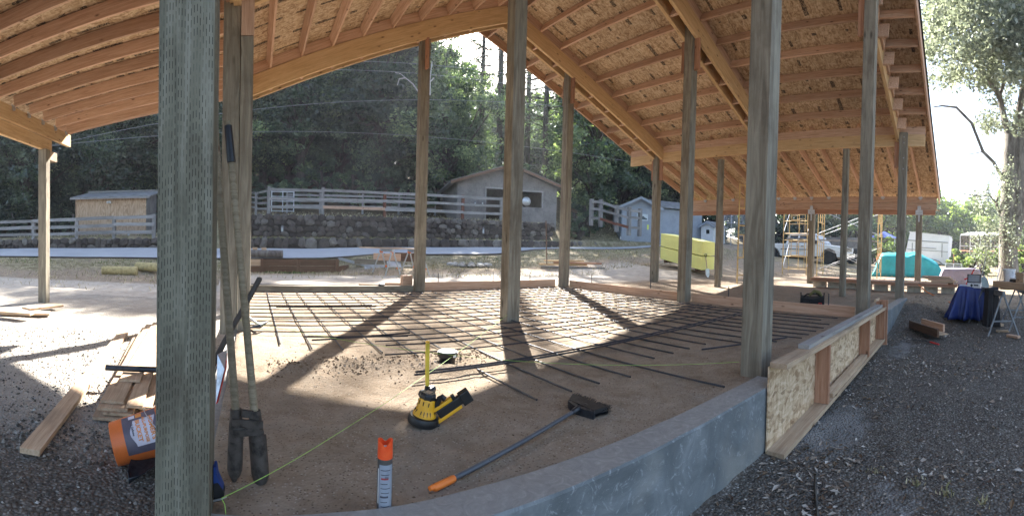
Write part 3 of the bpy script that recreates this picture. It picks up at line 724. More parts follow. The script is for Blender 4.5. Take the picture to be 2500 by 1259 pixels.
# OSB barn on the terrace
def gable(p0, p1, depth, z0, ze, zp, holes, name, label, wm, rm, over=.45, cat='shed', peak=.5, roof_t=.09):
    p0 = Vector((p0[0], p0[1], 0)); p1 = Vector((p1[0], p1[1], 0)); d = (p1-p0); L = d.length; d /= L; n = Vector((-d.y, d.x, 0))
    root = empty(name, ((p0.x+p1.x)/2, (p0.y+p1.y)/2, z0), label, cat)
    b = MB(); hole_wall(b, p0, p1, z0-.3, ze, .1, holes)
    m = p0+d*L*peak
    b.prism([p0+Vector((0, 0, ze)), p1+Vector((0, 0, ze)), m+Vector((0, 0, zp))], n*.1)
    b.build('front_wall', wm, root)
    for q in (p0, p1):
        b = MB(); hole_wall(b, q+n*.06, q+n*depth, z0-.5, ze, .08, []); b.build('side_wall', wm, root)
    b = MB(); hole_wall(b, p0+n*depth, p1+n*depth, z0-.5, ze, .08, []); b.prism([p0+n*depth+Vector((0, 0, ze)), p1+n*depth+Vector((0, 0, ze)), m+n*depth+Vector((0, 0, zp))], n*.05); b.build('back_wall', wm, root)
    for q, s in ((p0, -1), (p1, 1)):
        fall = (zp-ze)/(q-m).length; e = q+d*s*over; ze2 = zp-fall*(e-m).length
        a = m-n*over; b = MB()
        vs = [m-n*over+Vector((0, 0, zp+.04)), e-n*over+Vector((0, 0, ze2+.04)), e+n*(depth+over)+Vector((0, 0, ze2+.04)), m+n*(depth+over)+Vector((0, 0, zp+.04))]
        b.prism(vs, (0, 0, roof_t)); b.build('roof', rm, root)
        R, LL = frame(vs[0]-n*.02, vs[1]-n*.02); b = MB(); b.beam(vs[0]-n*.025+Vector((0, 0, -.03)), vs[1]-n*.025+Vector((0, 0, -.03)), .04, .17); b.build('barge_board', BROWNW if wm is OSBW else GREYP, root)
    return root, d, n, p0, m
pa, pb = at(1116, 535, 27.2), at(1357, 535, 28.9)
bz = 2.45
ob, d_, n_, q0, m_ = gable(pa, pb, 6.5, bz, 4.72, 5.75, [(1.75, 2.95, bz-.1, 4.35), (3.85, 5.3, 3.35, 4.3)], 'osb_barn', 'weathered OSB stable with a low gable roof and open doorway above the tall stone wall', OSBW, ROOFG, over=.5, cat='barn')
for u0, u1, za, zb in ((1.75, 2.95, bz, 4.35), (3.85, 5.3, 3.35, 4.3)):
    for (ua, ub, zc, zd) in ((u0-.09, u0, za, zb), (u1, u1+.09, za, zb), (u0-.09, u1+.09, zb, zb+.1)):
        c = q0+d_*((ua+ub)/2)-n_*.07; MB().box((c.x, c.y, (zc+zd)/2), (ub-ua, .04, zd-zc), Matrix((d_, n_, Vector((0, 0, 1)))).transposed()).build('opening_trim', GREYW, ob)
c = q0+d_*4.45+n_*.35
MB().lathe([(0, 0), (.1, .02), (.27, .07), (.30, .12), (.27, .1), (.1, .05), (0, .04)], T4((c.x, c.y, 3.75), rz(atan2(n_.y, n_.x)+pi/2) @ rx(pi/2)), 18).build('fan_dish', GALV, ob)
c = q0+d_*4.9+n_*.15; MB().box((c.x, c.y, 3.8), (.75, .04, .85), Matrix((d_, n_, Vector((0, 0, 1)))).transposed()).build('shutter', OSBW, ob) if False else None
def lantern(p, label, h=.28, hang=False):
    r = empty('lantern', p, label, 'lantern', None)
    b = MB(); b.lathe([(0, 0), (.06, 0), (.06, .03), (.045, .04)], T4(p), 10); b.lathe([(.06, h*.62), (.07, h*.64), (.02, h*.86), (0, h*.88)], T4(p), 10)
    for k in range(4): a = k*pi/2; b.tube([Vector(p)+Vector((cos(a)*.05, sin(a)*.05, .02)), Vector(p)+Vector((cos(a)*.05, sin(a)*.05, h*.64))], .006, 4)
    b.tube([Vector(p)+Vector((-.05, 0, h*.7)), Vector(p)+Vector((-.03, 0, h)), Vector(p)+Vector((.03, 0, h)), Vector(p)+Vector((.05, 0, h*.7))], .005, 4)
    b.build('frame', GREYL, r); MB().lathe([(.04, .03), (.05, h*.3), (.04, h*.6)], T4(p), 10).build('glass', GLASSL, r); return r
GREYL = plain('lantern_metal', (.22, .22, .23), .5, .6); GLASSL = plain('lantern_glass', (.6, .62, .62), .15)
for q, lb in (((689, 566, 22.4), 'small path lantern against the tall stone wall at its left end'), ((1180, 570, 24.6), 'small path lantern against the tall stone wall below the stable doorway'), ((1515, 585, 28.5), 'small path lantern on the low wall in front of the corral fence'), ((314, 578, 24.2), 'small path lantern at the plank fence before the plywood shed')):
    lantern(at(*q), lb, .36)
for x, w_ in ((1160, 'left'), (1178, 'right')):
    p = at(x, 503, 27.0); lantern(p, 'metal lantern hung on the stable wall, the %s of the two beside the doorway' % w_, .36)
# grey shed
g0, g1 = at(1517, 575, 34), at(1603, 575, 34.6)
gs, d_, n_, q0, m_ = gable((g0.x, g0.y), (g1.x, g1.y), 4, 1.75, 4.1, 4.75, [], 'grey_shed', 'pale grey shed with a white barge board beyond the corral rails', GREYP, ROOFG, over=.4)
g2 = at(1712, 575, 37)
dd = Vector((g2.x-g1.x, g2.y-g1.y, 0)).normalized(); nn_ = Vector((-dd.y, dd.x, 0))
b = MB(); hole_wall(b, (g1.x+dd.x*.1, g1.y+dd.y*.1, 0), (g2.x, g2.y, 0), 1.3, 4.05, .08, []); b.build('long_wall', GREYP, gs)
a0, a1 = Vector((g1.x, g1.y, 4.1))-nn_*.35, Vector((g2.x, g2.y, 4.1))-nn_*.35
MB().prism([a0, a1, a1+nn_*2.6+Vector((0, 0, .75)), a0+nn_*2.6+Vector((0, 0, .75))], (0, 0, .09)).build('roof', ROOFG, gs)
SIGNP = plain('sign_panel', (.55, .6, .62), .5)
sp = q0+d_*1.55-n_*.09; Rg = Matrix((d_, n_, Vector((0, 0, 1)))).transposed()
sg = MB().box((sp.x, sp.y, 3.32), (.85, .03, .5), Rg).build('picture_sign', SIGNP); tag(sg, 'pale framed sign with a dark hill outline on the grey shed wall', 'sign')
hb = MB(); pts = [(-.36, -.08), (-.2, .05), (-.08, .02), (.05, .13), (.2, .0), (.36, -.06), (.36, -.15), (-.36, -.15)]
hb.prism([Vector(sp)-n_*.018+d_*u+Vector((0, 0, 3.30+w)) for u, w in pts], n_*-.006); attach(hb.build('emblem', plain('dark_print', (.06, .08, .09))), sg)
yn = MB().box((*(q0+d_*1.75-n_*1.1)[:2], 2.55), (.12, .02, .35), Rg).build('notice', plain('yellow_notice', (.7, .75, .1))); tag(yn, 'small yellow-green notice on the corral rail', 'notice')
yn.location = (0, 0, 0)
w1, w2 = at(1712, 575, 36.5), at(1742, 575, 36)
gable((w1.x, w1.y), (w2.x, w2.y), 2, 1.5, 2.9, 3.2, [(.45, .75, 2.3, 2.62)], 'white_shed', 'little white shed with one small window beside the grey shed', WHITEP, ROOFG, over=.2)
# wire pens
WIRE = plain('pen_pipe', (.35, .36, .38), .5, .6)
pen = empty('wire_pen', at(1780, 590, 34), 'pipe framed animal pen with a sagging net roof right of the white shed', 'pen')
for i, x in enumerate((1748, 1766, 1784, 1802, 1822)):
    for r_ in (33, 37):
        p = at(x, 590, r_); MB().tube([Vector((p.x, p.y, .9)), Vector((p.x, p.y, 3.0))], .04, 6).build('pole', WIRE, pen)
    p, q = at(x, 590, 33), at(x, 590, 37); m3 = (p+q)/2
    MB().tube([Vector((p.x, p.y, 3.0)), Vector((m3.x, m3.y, 3.9)), Vector((q.x, q.y, 3.0))], .035, 6).build('hoop', WIRE, pen)
for h in (1.2, 2.1, 3.0): MB().tube([Vector((*at(1748, 590, 33)[:2], h)), Vector((*at(1822, 590, 33)[:2], h))], .03, 6).build('rail', WIRE, pen)
nb = MB()
for i in range(26):
    for j in range(2):
        x = 1748+i*3; p = at(x, 590, 33); nb.tube([Vector((p.x, p.y, 1.0)), Vector((p.x, p.y, 3.0))] if j == 0 else [Vector((p.x, p.y, 3.0)), Vector((*at(x, 590, 35)[:2], 3.85))], .012, 3, cap=False)
tag(nb.build('netting', WIRE, pen), kind='stuff')

# ---------------------------------------------------------------- trees
def mk_leaf(name, dark, mid, light, trans=.35, tint=(1.25, 1.4, .6)):
    t = NT(name); r = t.attr('leaf'); v = t.coord(rand=False); a = t.noise(v, .45, 3)
    c = t.ramp(t.math('ADD', t.math('MULTIPLY', r['Fac'], .65), t.math('MULTIPLY', a, .35)), [(.2, dark), (.5, mid), (.8, light)])
    c = t.mix(1.0, c, t.ramp(t.rand(), [(0, (.55, .6, .62)), (.5, (1, 1, 1)), (1, (1.5, 1.45, 1.3))]), 'MULTIPLY')
    df = t.n('ShaderNodeBsdfDiffuse'); tr = t.n('ShaderNodeBsdfTranslucent'); gl = t.n('ShaderNodeBsdfGlossy'); gl.inputs['Roughness'].default_value = .38
    m1 = t.n('ShaderNodeMixShader'); m2 = t.n('ShaderNodeMixShader'); m1.inputs[0].default_value = trans; m2.inputs[0].default_value = .06
    t.l(c, df.inputs[0]); t.l(t.mix(1.0, c, tint, 'MULTIPLY'), tr.inputs[0]); gl.inputs[0].default_value = (.8, .85, .9, 1)
    t.l(df.outputs[0], m1.inputs[1]); t.l(tr.outputs[0], m1.inputs[2]); t.l(m1.outputs[0], m2.inputs[1]); t.l(gl.outputs[0], m2.inputs[2]); t.l(m2.outputs[0], t.out.inputs[0])
    return t.m
LEAF = mk_leaf('oak_leaves', (.025, .042, .030), (.085, .125, .085), (.30, .36, .24), .5)
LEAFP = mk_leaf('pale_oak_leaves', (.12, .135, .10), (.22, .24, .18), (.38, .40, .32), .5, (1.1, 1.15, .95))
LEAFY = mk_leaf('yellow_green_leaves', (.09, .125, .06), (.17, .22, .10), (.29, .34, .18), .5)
NEEDLE = mk_leaf('conifer_needles', (.03, .05, .03), (.06, .09, .05), (.11, .15, .08), .25)
def mk_bark(name, c1, c2):
    t = NT(name); v = t.coord(rand=False, scale=(1, 1, .3)); a = t.noise(v, 7, 6, .7, .5)
    t.col(t.ramp(a, [(.35, c1), (.65, c2)])).rough(.95); t.bump(a, .9, .03); return t.m
BARK = mk_bark('bark', (.03, .024, .02), (.10, .085, .07)); BARKP = mk_bark('pale_bark', (.09, .075, .06), (.30, .27, .23))
def leaf_mesh(name, centers, sizes, mat_, seed, droop=.0, asp=.62, tone=None):
    """one quad per leaf clump point; centres are Vectors"""
    R = random.Random(seed); vs = []; fs = []; at_ = []
    for c, s in zip(centers, sizes):
        a = Vector((R.gauss(0, 1), R.gauss(0, 1), R.gauss(0, .7)-droop)).normalized(); b = a.cross(Vector((R.gauss(0, 1), R.gauss(0, 1), R.gauss(0, 1)))).normalized()
        a = a*s*.5; b = b*s*.5*asp; n = len(vs); k = R.random() if tone is None else .35*R.random()+.65*tone[n//4]
        vs += [tuple(c-a), tuple(c+b*.9+a*.1), tuple(c+a), tuple(c-b*.9-a*.1)]; fs.append((n, n+1, n+2, n+3)); at_ += [k]*4
    me = bpy.data.meshes.new(name); me.from_pydata(vs, [], fs); me.materials.append(mat_)
    q = me.attributes.new('leaf', 'FLOAT', 'POINT'); q.data.foreach_set('value', at_); me.update(); return me
def oak_mesh(seed, h=14, rad=5.5, low=.22, clumps=95, per=150, leaf=(.16, .30), mat_=LEAF):
    R = random.Random(seed); cs = []; lf = []; sz = []; tn = []
    for i in range(clumps):
        while True:
            u = Vector((R.uniform(-1, 1), R.uniform(-1, 1), R.uniform(-1, 1)))
            if .35 < u.length < 1: break
        rr = rad*(.72+.28*noise.noise(u*1.7+Vector((seed, 0, 0)))*2)
        cs.append(Vector((u.x*rr, u.y*rr, h*(low+(1-low)*.5)+u.z*h*(1-low)*.5*(1-.12*hypot(u.x, u.y)))))
    for c in cs:
        cr = R.uniform(.55, 1.25)*rad/5.5; ct = R.random()**1.4
        for k in range(per):
            u = Vector((R.gauss(0, 1), R.gauss(0, 1), R.gauss(0, 1))).normalized()*(R.random()**.45)*cr
            u.z *= .62; lf.append(c+u); sz.append(R.uniform(*leaf)); tn.append(ct)
    me = leaf_mesh('crown', lf, sz, mat_, seed+1, tone=tn)
    tb = MB(); tr = []; lean = Vector((R.uniform(-.6, .6), R.uniform(-.6, .6), 0))
    for i in range(7):
        t = i/6; tr.append(Vector((0, 0, -.4))+lean*t*t*1.5+Vector((R.uniform(-.12, .12), R.uniform(-.12, .12), h*.55*t)))
    tb.tube(tr, [.36*(1-.6*i/6) for i in range(7)], 8)
    for c in cs[::4]:
        s = tr[R.randrange(2, 6)]; m = s.lerp(c, .5)+Vector((R.uniform(-.5, .5), R.uniform(-.5, .5), R.uniform(-.3, .9)))
        tb.tube([s, s.lerp(m, .5)+Vector((0, 0, .25)), m, c], [.13, .10, .07, .03], 5)
    return me, tb.mesh('trunk', BARK, True)
def pine_mesh(seed, h=20, rad=3.2, low=.3, whorls=26, mat_=NEEDLE, leaf=(.22, .38), dens=46):
    R = random.Random(seed); lf = []; sz = []; tb = MB()
    tb.tube([Vector((0, 0, -.5)), Vector((.1, 0, h*.35)), Vector((0, .1, h*.7)), Vector((0, 0, h))], [.3, .22, .12, .03], 8)
    for w in range(whorls):
        t = w/(whorls-1); z = h*(low+(1-low)*t); rr = rad*(1-t)**.75+.25
        for k in range(R.randint(4, 6)):
            a = R.uniform(0, 2*pi); L = rr*R.uniform(.6, 1.1); e = Vector((cos(a)*L, sin(a)*L, z-.18*L+R.uniform(-.2, .2))); s = Vector((0, 0, z))
            tb.tube([s, s.lerp(e, .5)+Vector((0, 0, .12*L)), e], [.05, .035, .015], 4)
            for q in range(int(dens*L/2.2)):
                u = R.random()**.6; p = s.lerp(e, u)+Vector((R.gauss(0, .22), R.gauss(0, .22), R.gauss(0, .12)+.12*L*4*u*(1-u)*.8)); lf.append(p); sz.append(R.uniform(*leaf))
    return leaf_mesh('crown', lf, sz, mat_, seed+1, asp=.3), tb.mesh('trunk', BARK, True)
OAKS = [oak_mesh(3, low=.10, clumps=190, per=135, leaf=(.17, .34)), oak_mesh(8, 12, 6.2, .05, 190, 135, (.17, .34)), oak_mesh(15, 15, 5.0, .12, 190, 135, (.17, .34))]
PALE = oak_mesh(23, 7, 4.5, .05, 70, 120, (.22, .4), LEAFY); CONI = pine_mesh(5, 18, 3.0, .12, 30, dens=70); PINE = pine_mesh(9, 24, 4.2, .30, 22, dens=34); PINE2 = pine_mesh(19, 36, 3.6, .78, 10, dens=36)
SHRUB = oak_mesh(31, 2.4, 1.7, .0, 26, 110, (.10, .2), LEAF); SHRUBY = oak_mesh(37, 2.0, 1.5, .0, 24, 110, (.12, .22), LEAFY)
def tree(name, src, loc, s, label, group, rot=None, sz_=1.0):
    r = empty(name, loc, label, 'shrub' if 'shrub' in name else 'tree', group, rz=rnd.uniform(0, 6.28) if rot is None else rot); r.scale = (s, s, s*sz_)
    for nm, me in (('crown', src[0]), ('trunk', src[1])):
        o = bpy.data.objects.new(nm, me); COL.objects.link(o); o.parent = r
    return r
def pp(x, r):
    d = ray(x, 560); h = hypot(d.x, d.y); return d.x*r/h, d.y*r/h
NEARROW = [(-40, 33, 1, 1.0), (60, 31, 0, .95), (150, 34, 2, 1.0), (235, 31.5, 1, .92), (330, 33, 0, 1.0), (430, 32, 2, .95), (520, 35, 1, 1.0), (640, 36, 0, 1.0), (735, 33.5, 2, 1.02), (830, 36, 1, 1.12), (930, 34, 0, 1.1), (1010, 37, 2, 1.12),
           (1085, 34.5, 1, .98), (1450, 36, 0, 1.02), (1520, 43, 1, 1.1), (1590, 42, 2, 1.08), (1660, 46, 0, 1.1), (1740, 48, 1, 1.1), (1830, 52, 2, 1.05), (1915, 56, 0, 1.0), (1990, 60, 1, .95), (2065, 62, 2, .8), (2120, 70, 0, .75)]
FAR = [(0, 42, 2, 1.1), (110, 44, 0, 1.1), (210, 42, 1, 1.1), (300, 44, 2, 1.05), (390, 43, 0, 1.1), (480, 45, 1, 1.1), (580, 46, 2, 1.1), (690, 46, 1, 1.1), (790, 47, 0, 1.12), (880, 45, 2, 1.15), (975, 48, 1, 1.2), (1060, 47, 0, 1.05), (1400, 47, 1, 1.0), (1490, 52, 0, 1.15), (1570, 54, 2, 1.1), (1140, 50, 1, .8), (1330, 52, 0, .72), (1210, 54, 2, .7)]
ORD = 'first second third fourth fifth sixth seventh eighth ninth tenth eleventh twelfth thirteenth fourteenth fifteenth sixteenth seventeenth eighteenth nineteenth twentieth twenty-first twenty-second twenty-third'.split()
for i, (x, r, k, s) in enumerate(NEARROW):
    X, Y = pp(x, r); tree('oak_tree', OAKS[k], (X, Y, tz(X, Y)-.2), s, 'dark evergreen oak in the front row of the forest, %s from the left' % ORD[i], 'oaks along the forest edge')
for i, (x, r, k, s) in enumerate(FAR):
    X, Y = pp(x, r); tree('oak_tree', OAKS[k], (X, Y, tz(X, Y)-.2), s, 'dark evergreen oak deeper in the forest behind the edge trees', 'oaks deeper in the forest')
for x, r, s, lb in ((1168, 39, .95, 'tall thin pine rising in the bright gap left of the centre post'), (1327, 37, 1.0, 'tall bare-trunked pine behind the stable, right of the centre post'), (1282, 41, 1.05, 'pine with a slim pale trunk just right of the centre post'), (1480, 45, 1.0, 'pine behind the grey shed among the oaks')):
    X, Y = pp(x, r); tree('pine_tree', PINE, (X, Y, tz(X, Y)), s, lb, None)
for x, r, s, lb in ((1213, 39, 1.0, 'very tall pine under the ridge end, its unseen crown added to shade the floor'),):
    X, Y = pp(x, r); tree('pine_tree', PINE2, (X, Y, tz(X, Y)), s, lb, None)  # added for the dappled shade its crown throws on the floor
for x in range(-40, 1260, 44):
    X, Y = pp(x+rnd.uniform(-15, 15), rnd.uniform(36, 41)); tree('shrub', SHRUB, (X, Y, tz(X, Y)-.3), rnd.uniform(1.7, 2.4), 'tall dark thicket shrub deep under the oaks', 'thicket under the oaks')
for x in range(1420, 2130, 48):
    X, Y = pp(x+rnd.uniform(-15, 15), rnd.uniform(48, 56)); tree('shrub', SHRUB, (X, Y, tz(X, Y)-.3), rnd.uniform(1.7, 2.4), 'tall dark thicket shrub behind the sheds', 'thicket behind the sheds')
for x in range(-20, 1250, 62):
    X, Y = pp(x+rnd.uniform(-15, 15), rnd.uniform(29.5, 31.5)); 
    if 1080 < x < 1400: continue
    tree('shrub', SHRUB, (X, Y, tz(X, Y)), rnd.uniform(.8, 1.25), 'dark undergrowth shrub at the foot of the forest trees', 'undergrowth shrubs below the oaks')
for x, r in ((1412, 31), (1430, 33), (1650, 41), (1745, 43), (1860, 47), (1930, 46)):
    X, Y = pp(x, r); tree('shrub', SHRUB, (X, Y, tz(X, Y)), rnd.uniform(.9, 1.2), 'dark undergrowth shrub on the slope near the sheds', 'shrubs around the sheds')
# right hand side: pale far trees in the sun
for i, (x, r, s) in enumerate(((2150, 62, 1.0), (2205, 70, 1.25), (2260, 78, 1.2), (2300, 66, .9), (2345, 84, 1.2), (2395, 74, 1.1), (2440, 90, 1.3), (2490, 70, 1.3), (2540, 80, 1.4), (2180, 95, 1.7), (2320, 110, 1.6), (2420, 120, 1.7))):
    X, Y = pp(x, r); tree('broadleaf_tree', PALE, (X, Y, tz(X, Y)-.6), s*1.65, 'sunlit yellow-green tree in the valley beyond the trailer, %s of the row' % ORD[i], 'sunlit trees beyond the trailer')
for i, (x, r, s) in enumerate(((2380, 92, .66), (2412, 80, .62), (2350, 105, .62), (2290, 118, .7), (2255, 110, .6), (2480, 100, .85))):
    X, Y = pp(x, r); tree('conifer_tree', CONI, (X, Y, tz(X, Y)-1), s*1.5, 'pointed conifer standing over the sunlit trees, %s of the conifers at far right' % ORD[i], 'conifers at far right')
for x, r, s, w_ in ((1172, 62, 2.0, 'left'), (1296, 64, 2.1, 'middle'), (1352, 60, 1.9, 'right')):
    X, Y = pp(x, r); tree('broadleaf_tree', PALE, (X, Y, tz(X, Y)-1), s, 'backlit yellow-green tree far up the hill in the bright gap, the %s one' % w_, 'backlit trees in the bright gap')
for x, r, s in ((2140, 34, 1.0), (2156, 36, 1.2), (2175, 40, 1.1), (2340, 30, .8), (2375, 27, .7), (2400, 26, .8), (2470, 30, 1.1), (2500, 27, 1.0)):
    X, Y = pp(x, r); tree('shrub', SHRUBY, (X, Y, tz(X, Y)-.1), s, 'bright green shrub by the trailer and the far fence', 'bright shrubs near the trailer')
# the big live oak at right
bo = empty('live_oak', gp(2462, 668, -.1), 'large pale-barked live oak at the right edge, its crown hanging over the yard', 'tree')
RR = 15.5
def TP(x, y, r=RR): return at(x, y, r)
tb = MB()
tb.tube([TP(2462, 700), TP(2462, 640), TP(2460, 560), TP(2466, 470), TP(2468, 390), TP(2470, 330)], [.40, .34, .31, .33, .30, .27], 12)
tb.build('trunk', BARKP, bo, smooth=True)
MB().tube([TP(2470, 600, RR-.1), TP(2484, 520), TP(2492, 440), TP(2494, 360), TP(2506, 270)], [.26, .27, .24, .2, .17], 10).build('trunk', BARKP, bo, smooth=True)
LIMBS = [([(2466, 345), (2452, 290), (2440, 235), (2410, 190), (2375, 150)], [.2, .17, .13, .10, .06]), ([(2470, 340), (2488, 270), (2500, 200), (2515, 100)], [.2, .17, .14, .1]),
         ([(2440, 235), (2462, 170), (2470, 100), (2460, 30)], [.10, .09, .07, .05]), ([(2375, 150), (2330, 145), (2290, 120)], [.05, .04, .02]),
         ([(2462, 480), (2445, 430), (2425, 395), (2400, 370), (2372, 300), (2335, 262), (2300, 258), (2275, 262)], [.12, .10, .085, .08, .07, .06, .04, .02]),
         ([(2436, 500), (2415, 475), (2395, 480), (2340, 470)], [.06, .05, .04, .02]), ([(2452, 560), (2433, 500), (2436, 480)], [.08, .07, .05]), ([(2400, 370), (2375, 375), (2322, 378)], [.03, .02, .01])]
for pts, rs in LIMBS: MB().tube([TP(x, y, RR-.3*i*.3) for i, (x, y) in enumerate(pts)], [q*.7 for q in rs], 7).build('limb', BARKP, bo, smooth=True)
R = random.Random(77); lf = []; sz = []
for i in range(520):
    x = R.uniform(2262, 2580); y = R.uniform(-260, 400)
    if y > 190+(x-2260)*.5+R.uniform(-60, 60) or (y > 190 and R.random() < .62): continue
    if x < 2290 and y > 215: continue
    c = at(x, y, RR+R.uniform(-3.2, 3.2)); cr = R.uniform(.45, .85)
    for k in range(170):
        u = Vector((R.gauss(0, 1), R.gauss(0, 1), R.gauss(0, 1))).normalized()*(R.random()**.5)*cr; u.z *= .7
        lf.append(c+u); sz.append(R.uniform(.09, .19))
for i in range(46):
    x = R.uniform(2385, 2480); y = R.uniform(400, 640); c = at(x, y, RR-.8+R.uniform(-.5, .5))
    for k in range(70): lf.append(c+Vector((R.gauss(0, .16), R.gauss(0, .16), R.gauss(0, .2)))); sz.append(R.uniform(.05, .11))
child('crown', leaf_mesh('crown', lf, sz, LEAFP, 4), Matrix.Identity(4), bo)
# pale dead limbs in the oaks behind post and wires
DEAD = plain('dead_wood', (.42, .40, .38), .8)
db = MB()
for pts in (([(1022, 225), (1008, 205), (990, 190), (978, 180), (955, 175)]), ([(990, 190), (975, 192), (970, 208)]), ([(1050, 232), (1050, 190), (1055, 150)]), ([(1050, 200), (1060, 190)])):
    db.tube([at(x, y, 29.5) for x, y in pts], [.045*(1-.16*i) for i in range(len(pts))], 5)
X, Y = pp(1035, 30); dt = empty('dead_tree', (X, Y, tz(X, Y)), 'bare pale dead tree whose top shows either side of the third post', 'tree'); db.build('branches', DEAD, dt); MB().tube([Vector((X, Y, tz(X, Y))), at(1040, 330, 30), at(1036, 235, 29.6), at(1022, 225, 29.5)], [.16, .13, .1, .08], 6).build('trunk', BARK, dt)
# overhead wires
WIREM = plain('cable', (.30, .31, .33), .5)
def wire(p0, p1, sag, label, r=.011):
    p0 = Vector(p0); p1 = Vector(p1); pts = [p0.lerp(p1, t/16)-Vector((0, 0, 4*sag*(t/16)*(1-t/16))) for t in range(17)]
    tag(MB().tube(pts, r, 4).build('overhead_wire', WIREM), label, 'wire')
for a, b, s, lb in (((560, 160, 27), (2100, 395, 60), .5, 'uppermost overhead wire crossing the oaks'), ((560, 178, 27), (2100, 415, 60), .5, 'overhead wire running just below the uppermost one'), ((80, 365, 26), (1900, 340, 60), .3, 'middle overhead wire, level across the dark forest'), ((80, 362, 26), (1900, 460, 55), .3, 'lowest overhead wire sloping down towards the grey shed')):
    wire(at(*a), at(*b), s, lb)
# ---------------------------------------------------------------- beyond the floor: yard, scraps, vehicles
BLACKP = plain('black_plastic', (.012, .012, .013), .42); DARKST = plain('dark_steel', (.05, .055, .065), .42, .7, .2, 30)
ORANGEP = plain('orange_plastic', (.80, .20, .03), .45, 0, .1); REDP = plain('red_paint', (.65, .03, .025), .4); YELP = plain('yellow_plastic', (.80, .40, .015), .4, 0, .06)
TYRE = plain('tyre_rubber', (.018, .018, .019), .8); CHROME = plain('chrome', (.6, .61, .63), .18, 1.0, .05); GLASSD = plain('dark_window_glass', (.02, .03, .045), .08)
CARW = plain('white_car_paint', (.68, .69, .70), .25, 0, .06, 2); WHITEPL = plain('white_plastic', (.7, .7, .7), .4)
def plank(p0, p1, w, h, label, mt=FIRP, group=None, name='plank', cat='plank', up=(0, 0, 1), bev=.002):
    return tag(member(name, p0, p1, w, h, mt, up=up, bev=bev), label, cat, group)
def sawhorse(c, ang, L, H, S, label, mt, foot, beam=.06, clamp=None, group=None, topd=.09):
    """c: middle of the foot print; ang: heading of the beam"""
    r = empty('sawhorse', (c[0], c[1], foot), label, 'sawhorse', group)
    d = Vector((cos(ang), sin(ang), 0)); n = Vector((-d.y, d.x, 0)); c = Vector((c[0], c[1], foot))
    member('top_beam', c-d*L/2+Vector((0, 0, H-topd/2)), c+d*L/2+Vector((0, 0, H-topd/2)), beam, topd, mt, r)
    for s in (-1, 1):
        e = c+d*s*(L/2-.06)
        for q in (-1, 1): member('leg', e+n*q*.02+Vector((0, 0, H-topd+.03)), e+n*q*S/2+d*s*.08, .028, .045, mt, r, up=d)
        member('brace', e+n*(-S*.31)+Vector((0, 0, H*.33))+d*s*.05, e+n*(S*.31)+Vector((0, 0, H*.33))+d*s*.05, .012, .03, mt, r)
        if clamp:
            for q in (-1, 1): MB().box(e+n*q*.03+Vector((0, 0, H-.10)), (.05, .04, .07), rz(ang)).build('hinge_clamp', clamp, r)
            MB().box(e+n*S*.36+Vector((0, 0, H*.28)), (.05, .05, .07), rz(ang)).build('leg_catch', clamp, r)
    return r
ALU = plain('aluminium', (.5, .52, .54), .4, .6, .1, 20)
z0 = -.02
def mid(a, b): return ((a[0]+b[0])/2, (a[1]+b[1])/2)
p, q = at(927, 660, 14.7), at(960, 660, 13.8); sawhorse(mid(p, q), atan2(q[1]-p[1], q[0]-p[0]), .95, .80, .52, 'folding aluminium sawhorse with orange clamps, the left one under the long plank', ALU, 0.0, clamp=ORANGEP)
p, q = at(995, 660, 14.6), at(1031, 660, 13.7); sawhorse(mid(p, q), atan2(q[1]-p[1], q[0]-p[0]), .95, .80, .52, 'folding aluminium sawhorse with orange clamps, the right one, half behind a post', ALU, 0.0, clamp=ORANGEP)
a, b = at(879, 616, 14.4), at(1040, 616, 14.0); a.z = b.z = .822
plank(a, b, .28, .03, 'long pale plank laid across the two folding sawhorses', FIRP)
for (x, y, r, ang, l, w, h, zt, lb, mt) in ((905, 637, 15.6, .05, 1.1, .25, .18, .32, 'thick grey-brown beam offcut lying left in the scrap heap', POST), (945, 622, 15.4, -.25, .95, .09, .24, .50, 'orange-brown board on edge in the scrap heap', FIR),
        (1000, 618, 15.8, -.1, 1.0, .14, .3, .50, 'dark timber block at the right end of the scrap heap', BROWNW), (955, 606, 16.2, -.5, .8, .2, .06, .78, 'loose board tipped on top of the scrap heap', FIRP)):
    c = at(x, y, r); d = Vector((cos(ang-.35), sin(ang-.35), .04 if zt > .7 else 0))*l/2; c.z = zt
    plank(c-d, c+d, w, h, lb, mt, 'offcuts in the scrap heap behind the sawhorses')
pa_, pb_ = at(936, 652, 15.1), at(934, 640, 15.9); pa_.z, pb_.z = .10, .33
plank(pa_.lerp(pb_, 0), pb_, 1.25, .02, 'weathered white plywood sheet leaning on the scrap heap', plain('white_ply', (.5, .5, .5), .7, 0, .15, 3), name='plywood_sheet', cat='plywood')
ld = empty('ladder', at(860, 646, 16), 'aluminium ladder lying in the grass beside the timber box', 'ladder')
la, lb_ = at(826, 634, 17.2), at(905, 652, 15.0); la.z, lb_.z = .34, .16; sd = Vector((.12, .38, 0))
for s in (0, 1): member('rail', la+sd*s, lb_+sd*s, .03, .07, ALU, ld)
for k in range(9): t = (k+.5)/9; MB().tube([la.lerp(lb_, t), la.lerp(lb_, t)+sd], .016, 6).build('rung', ALU, ld)
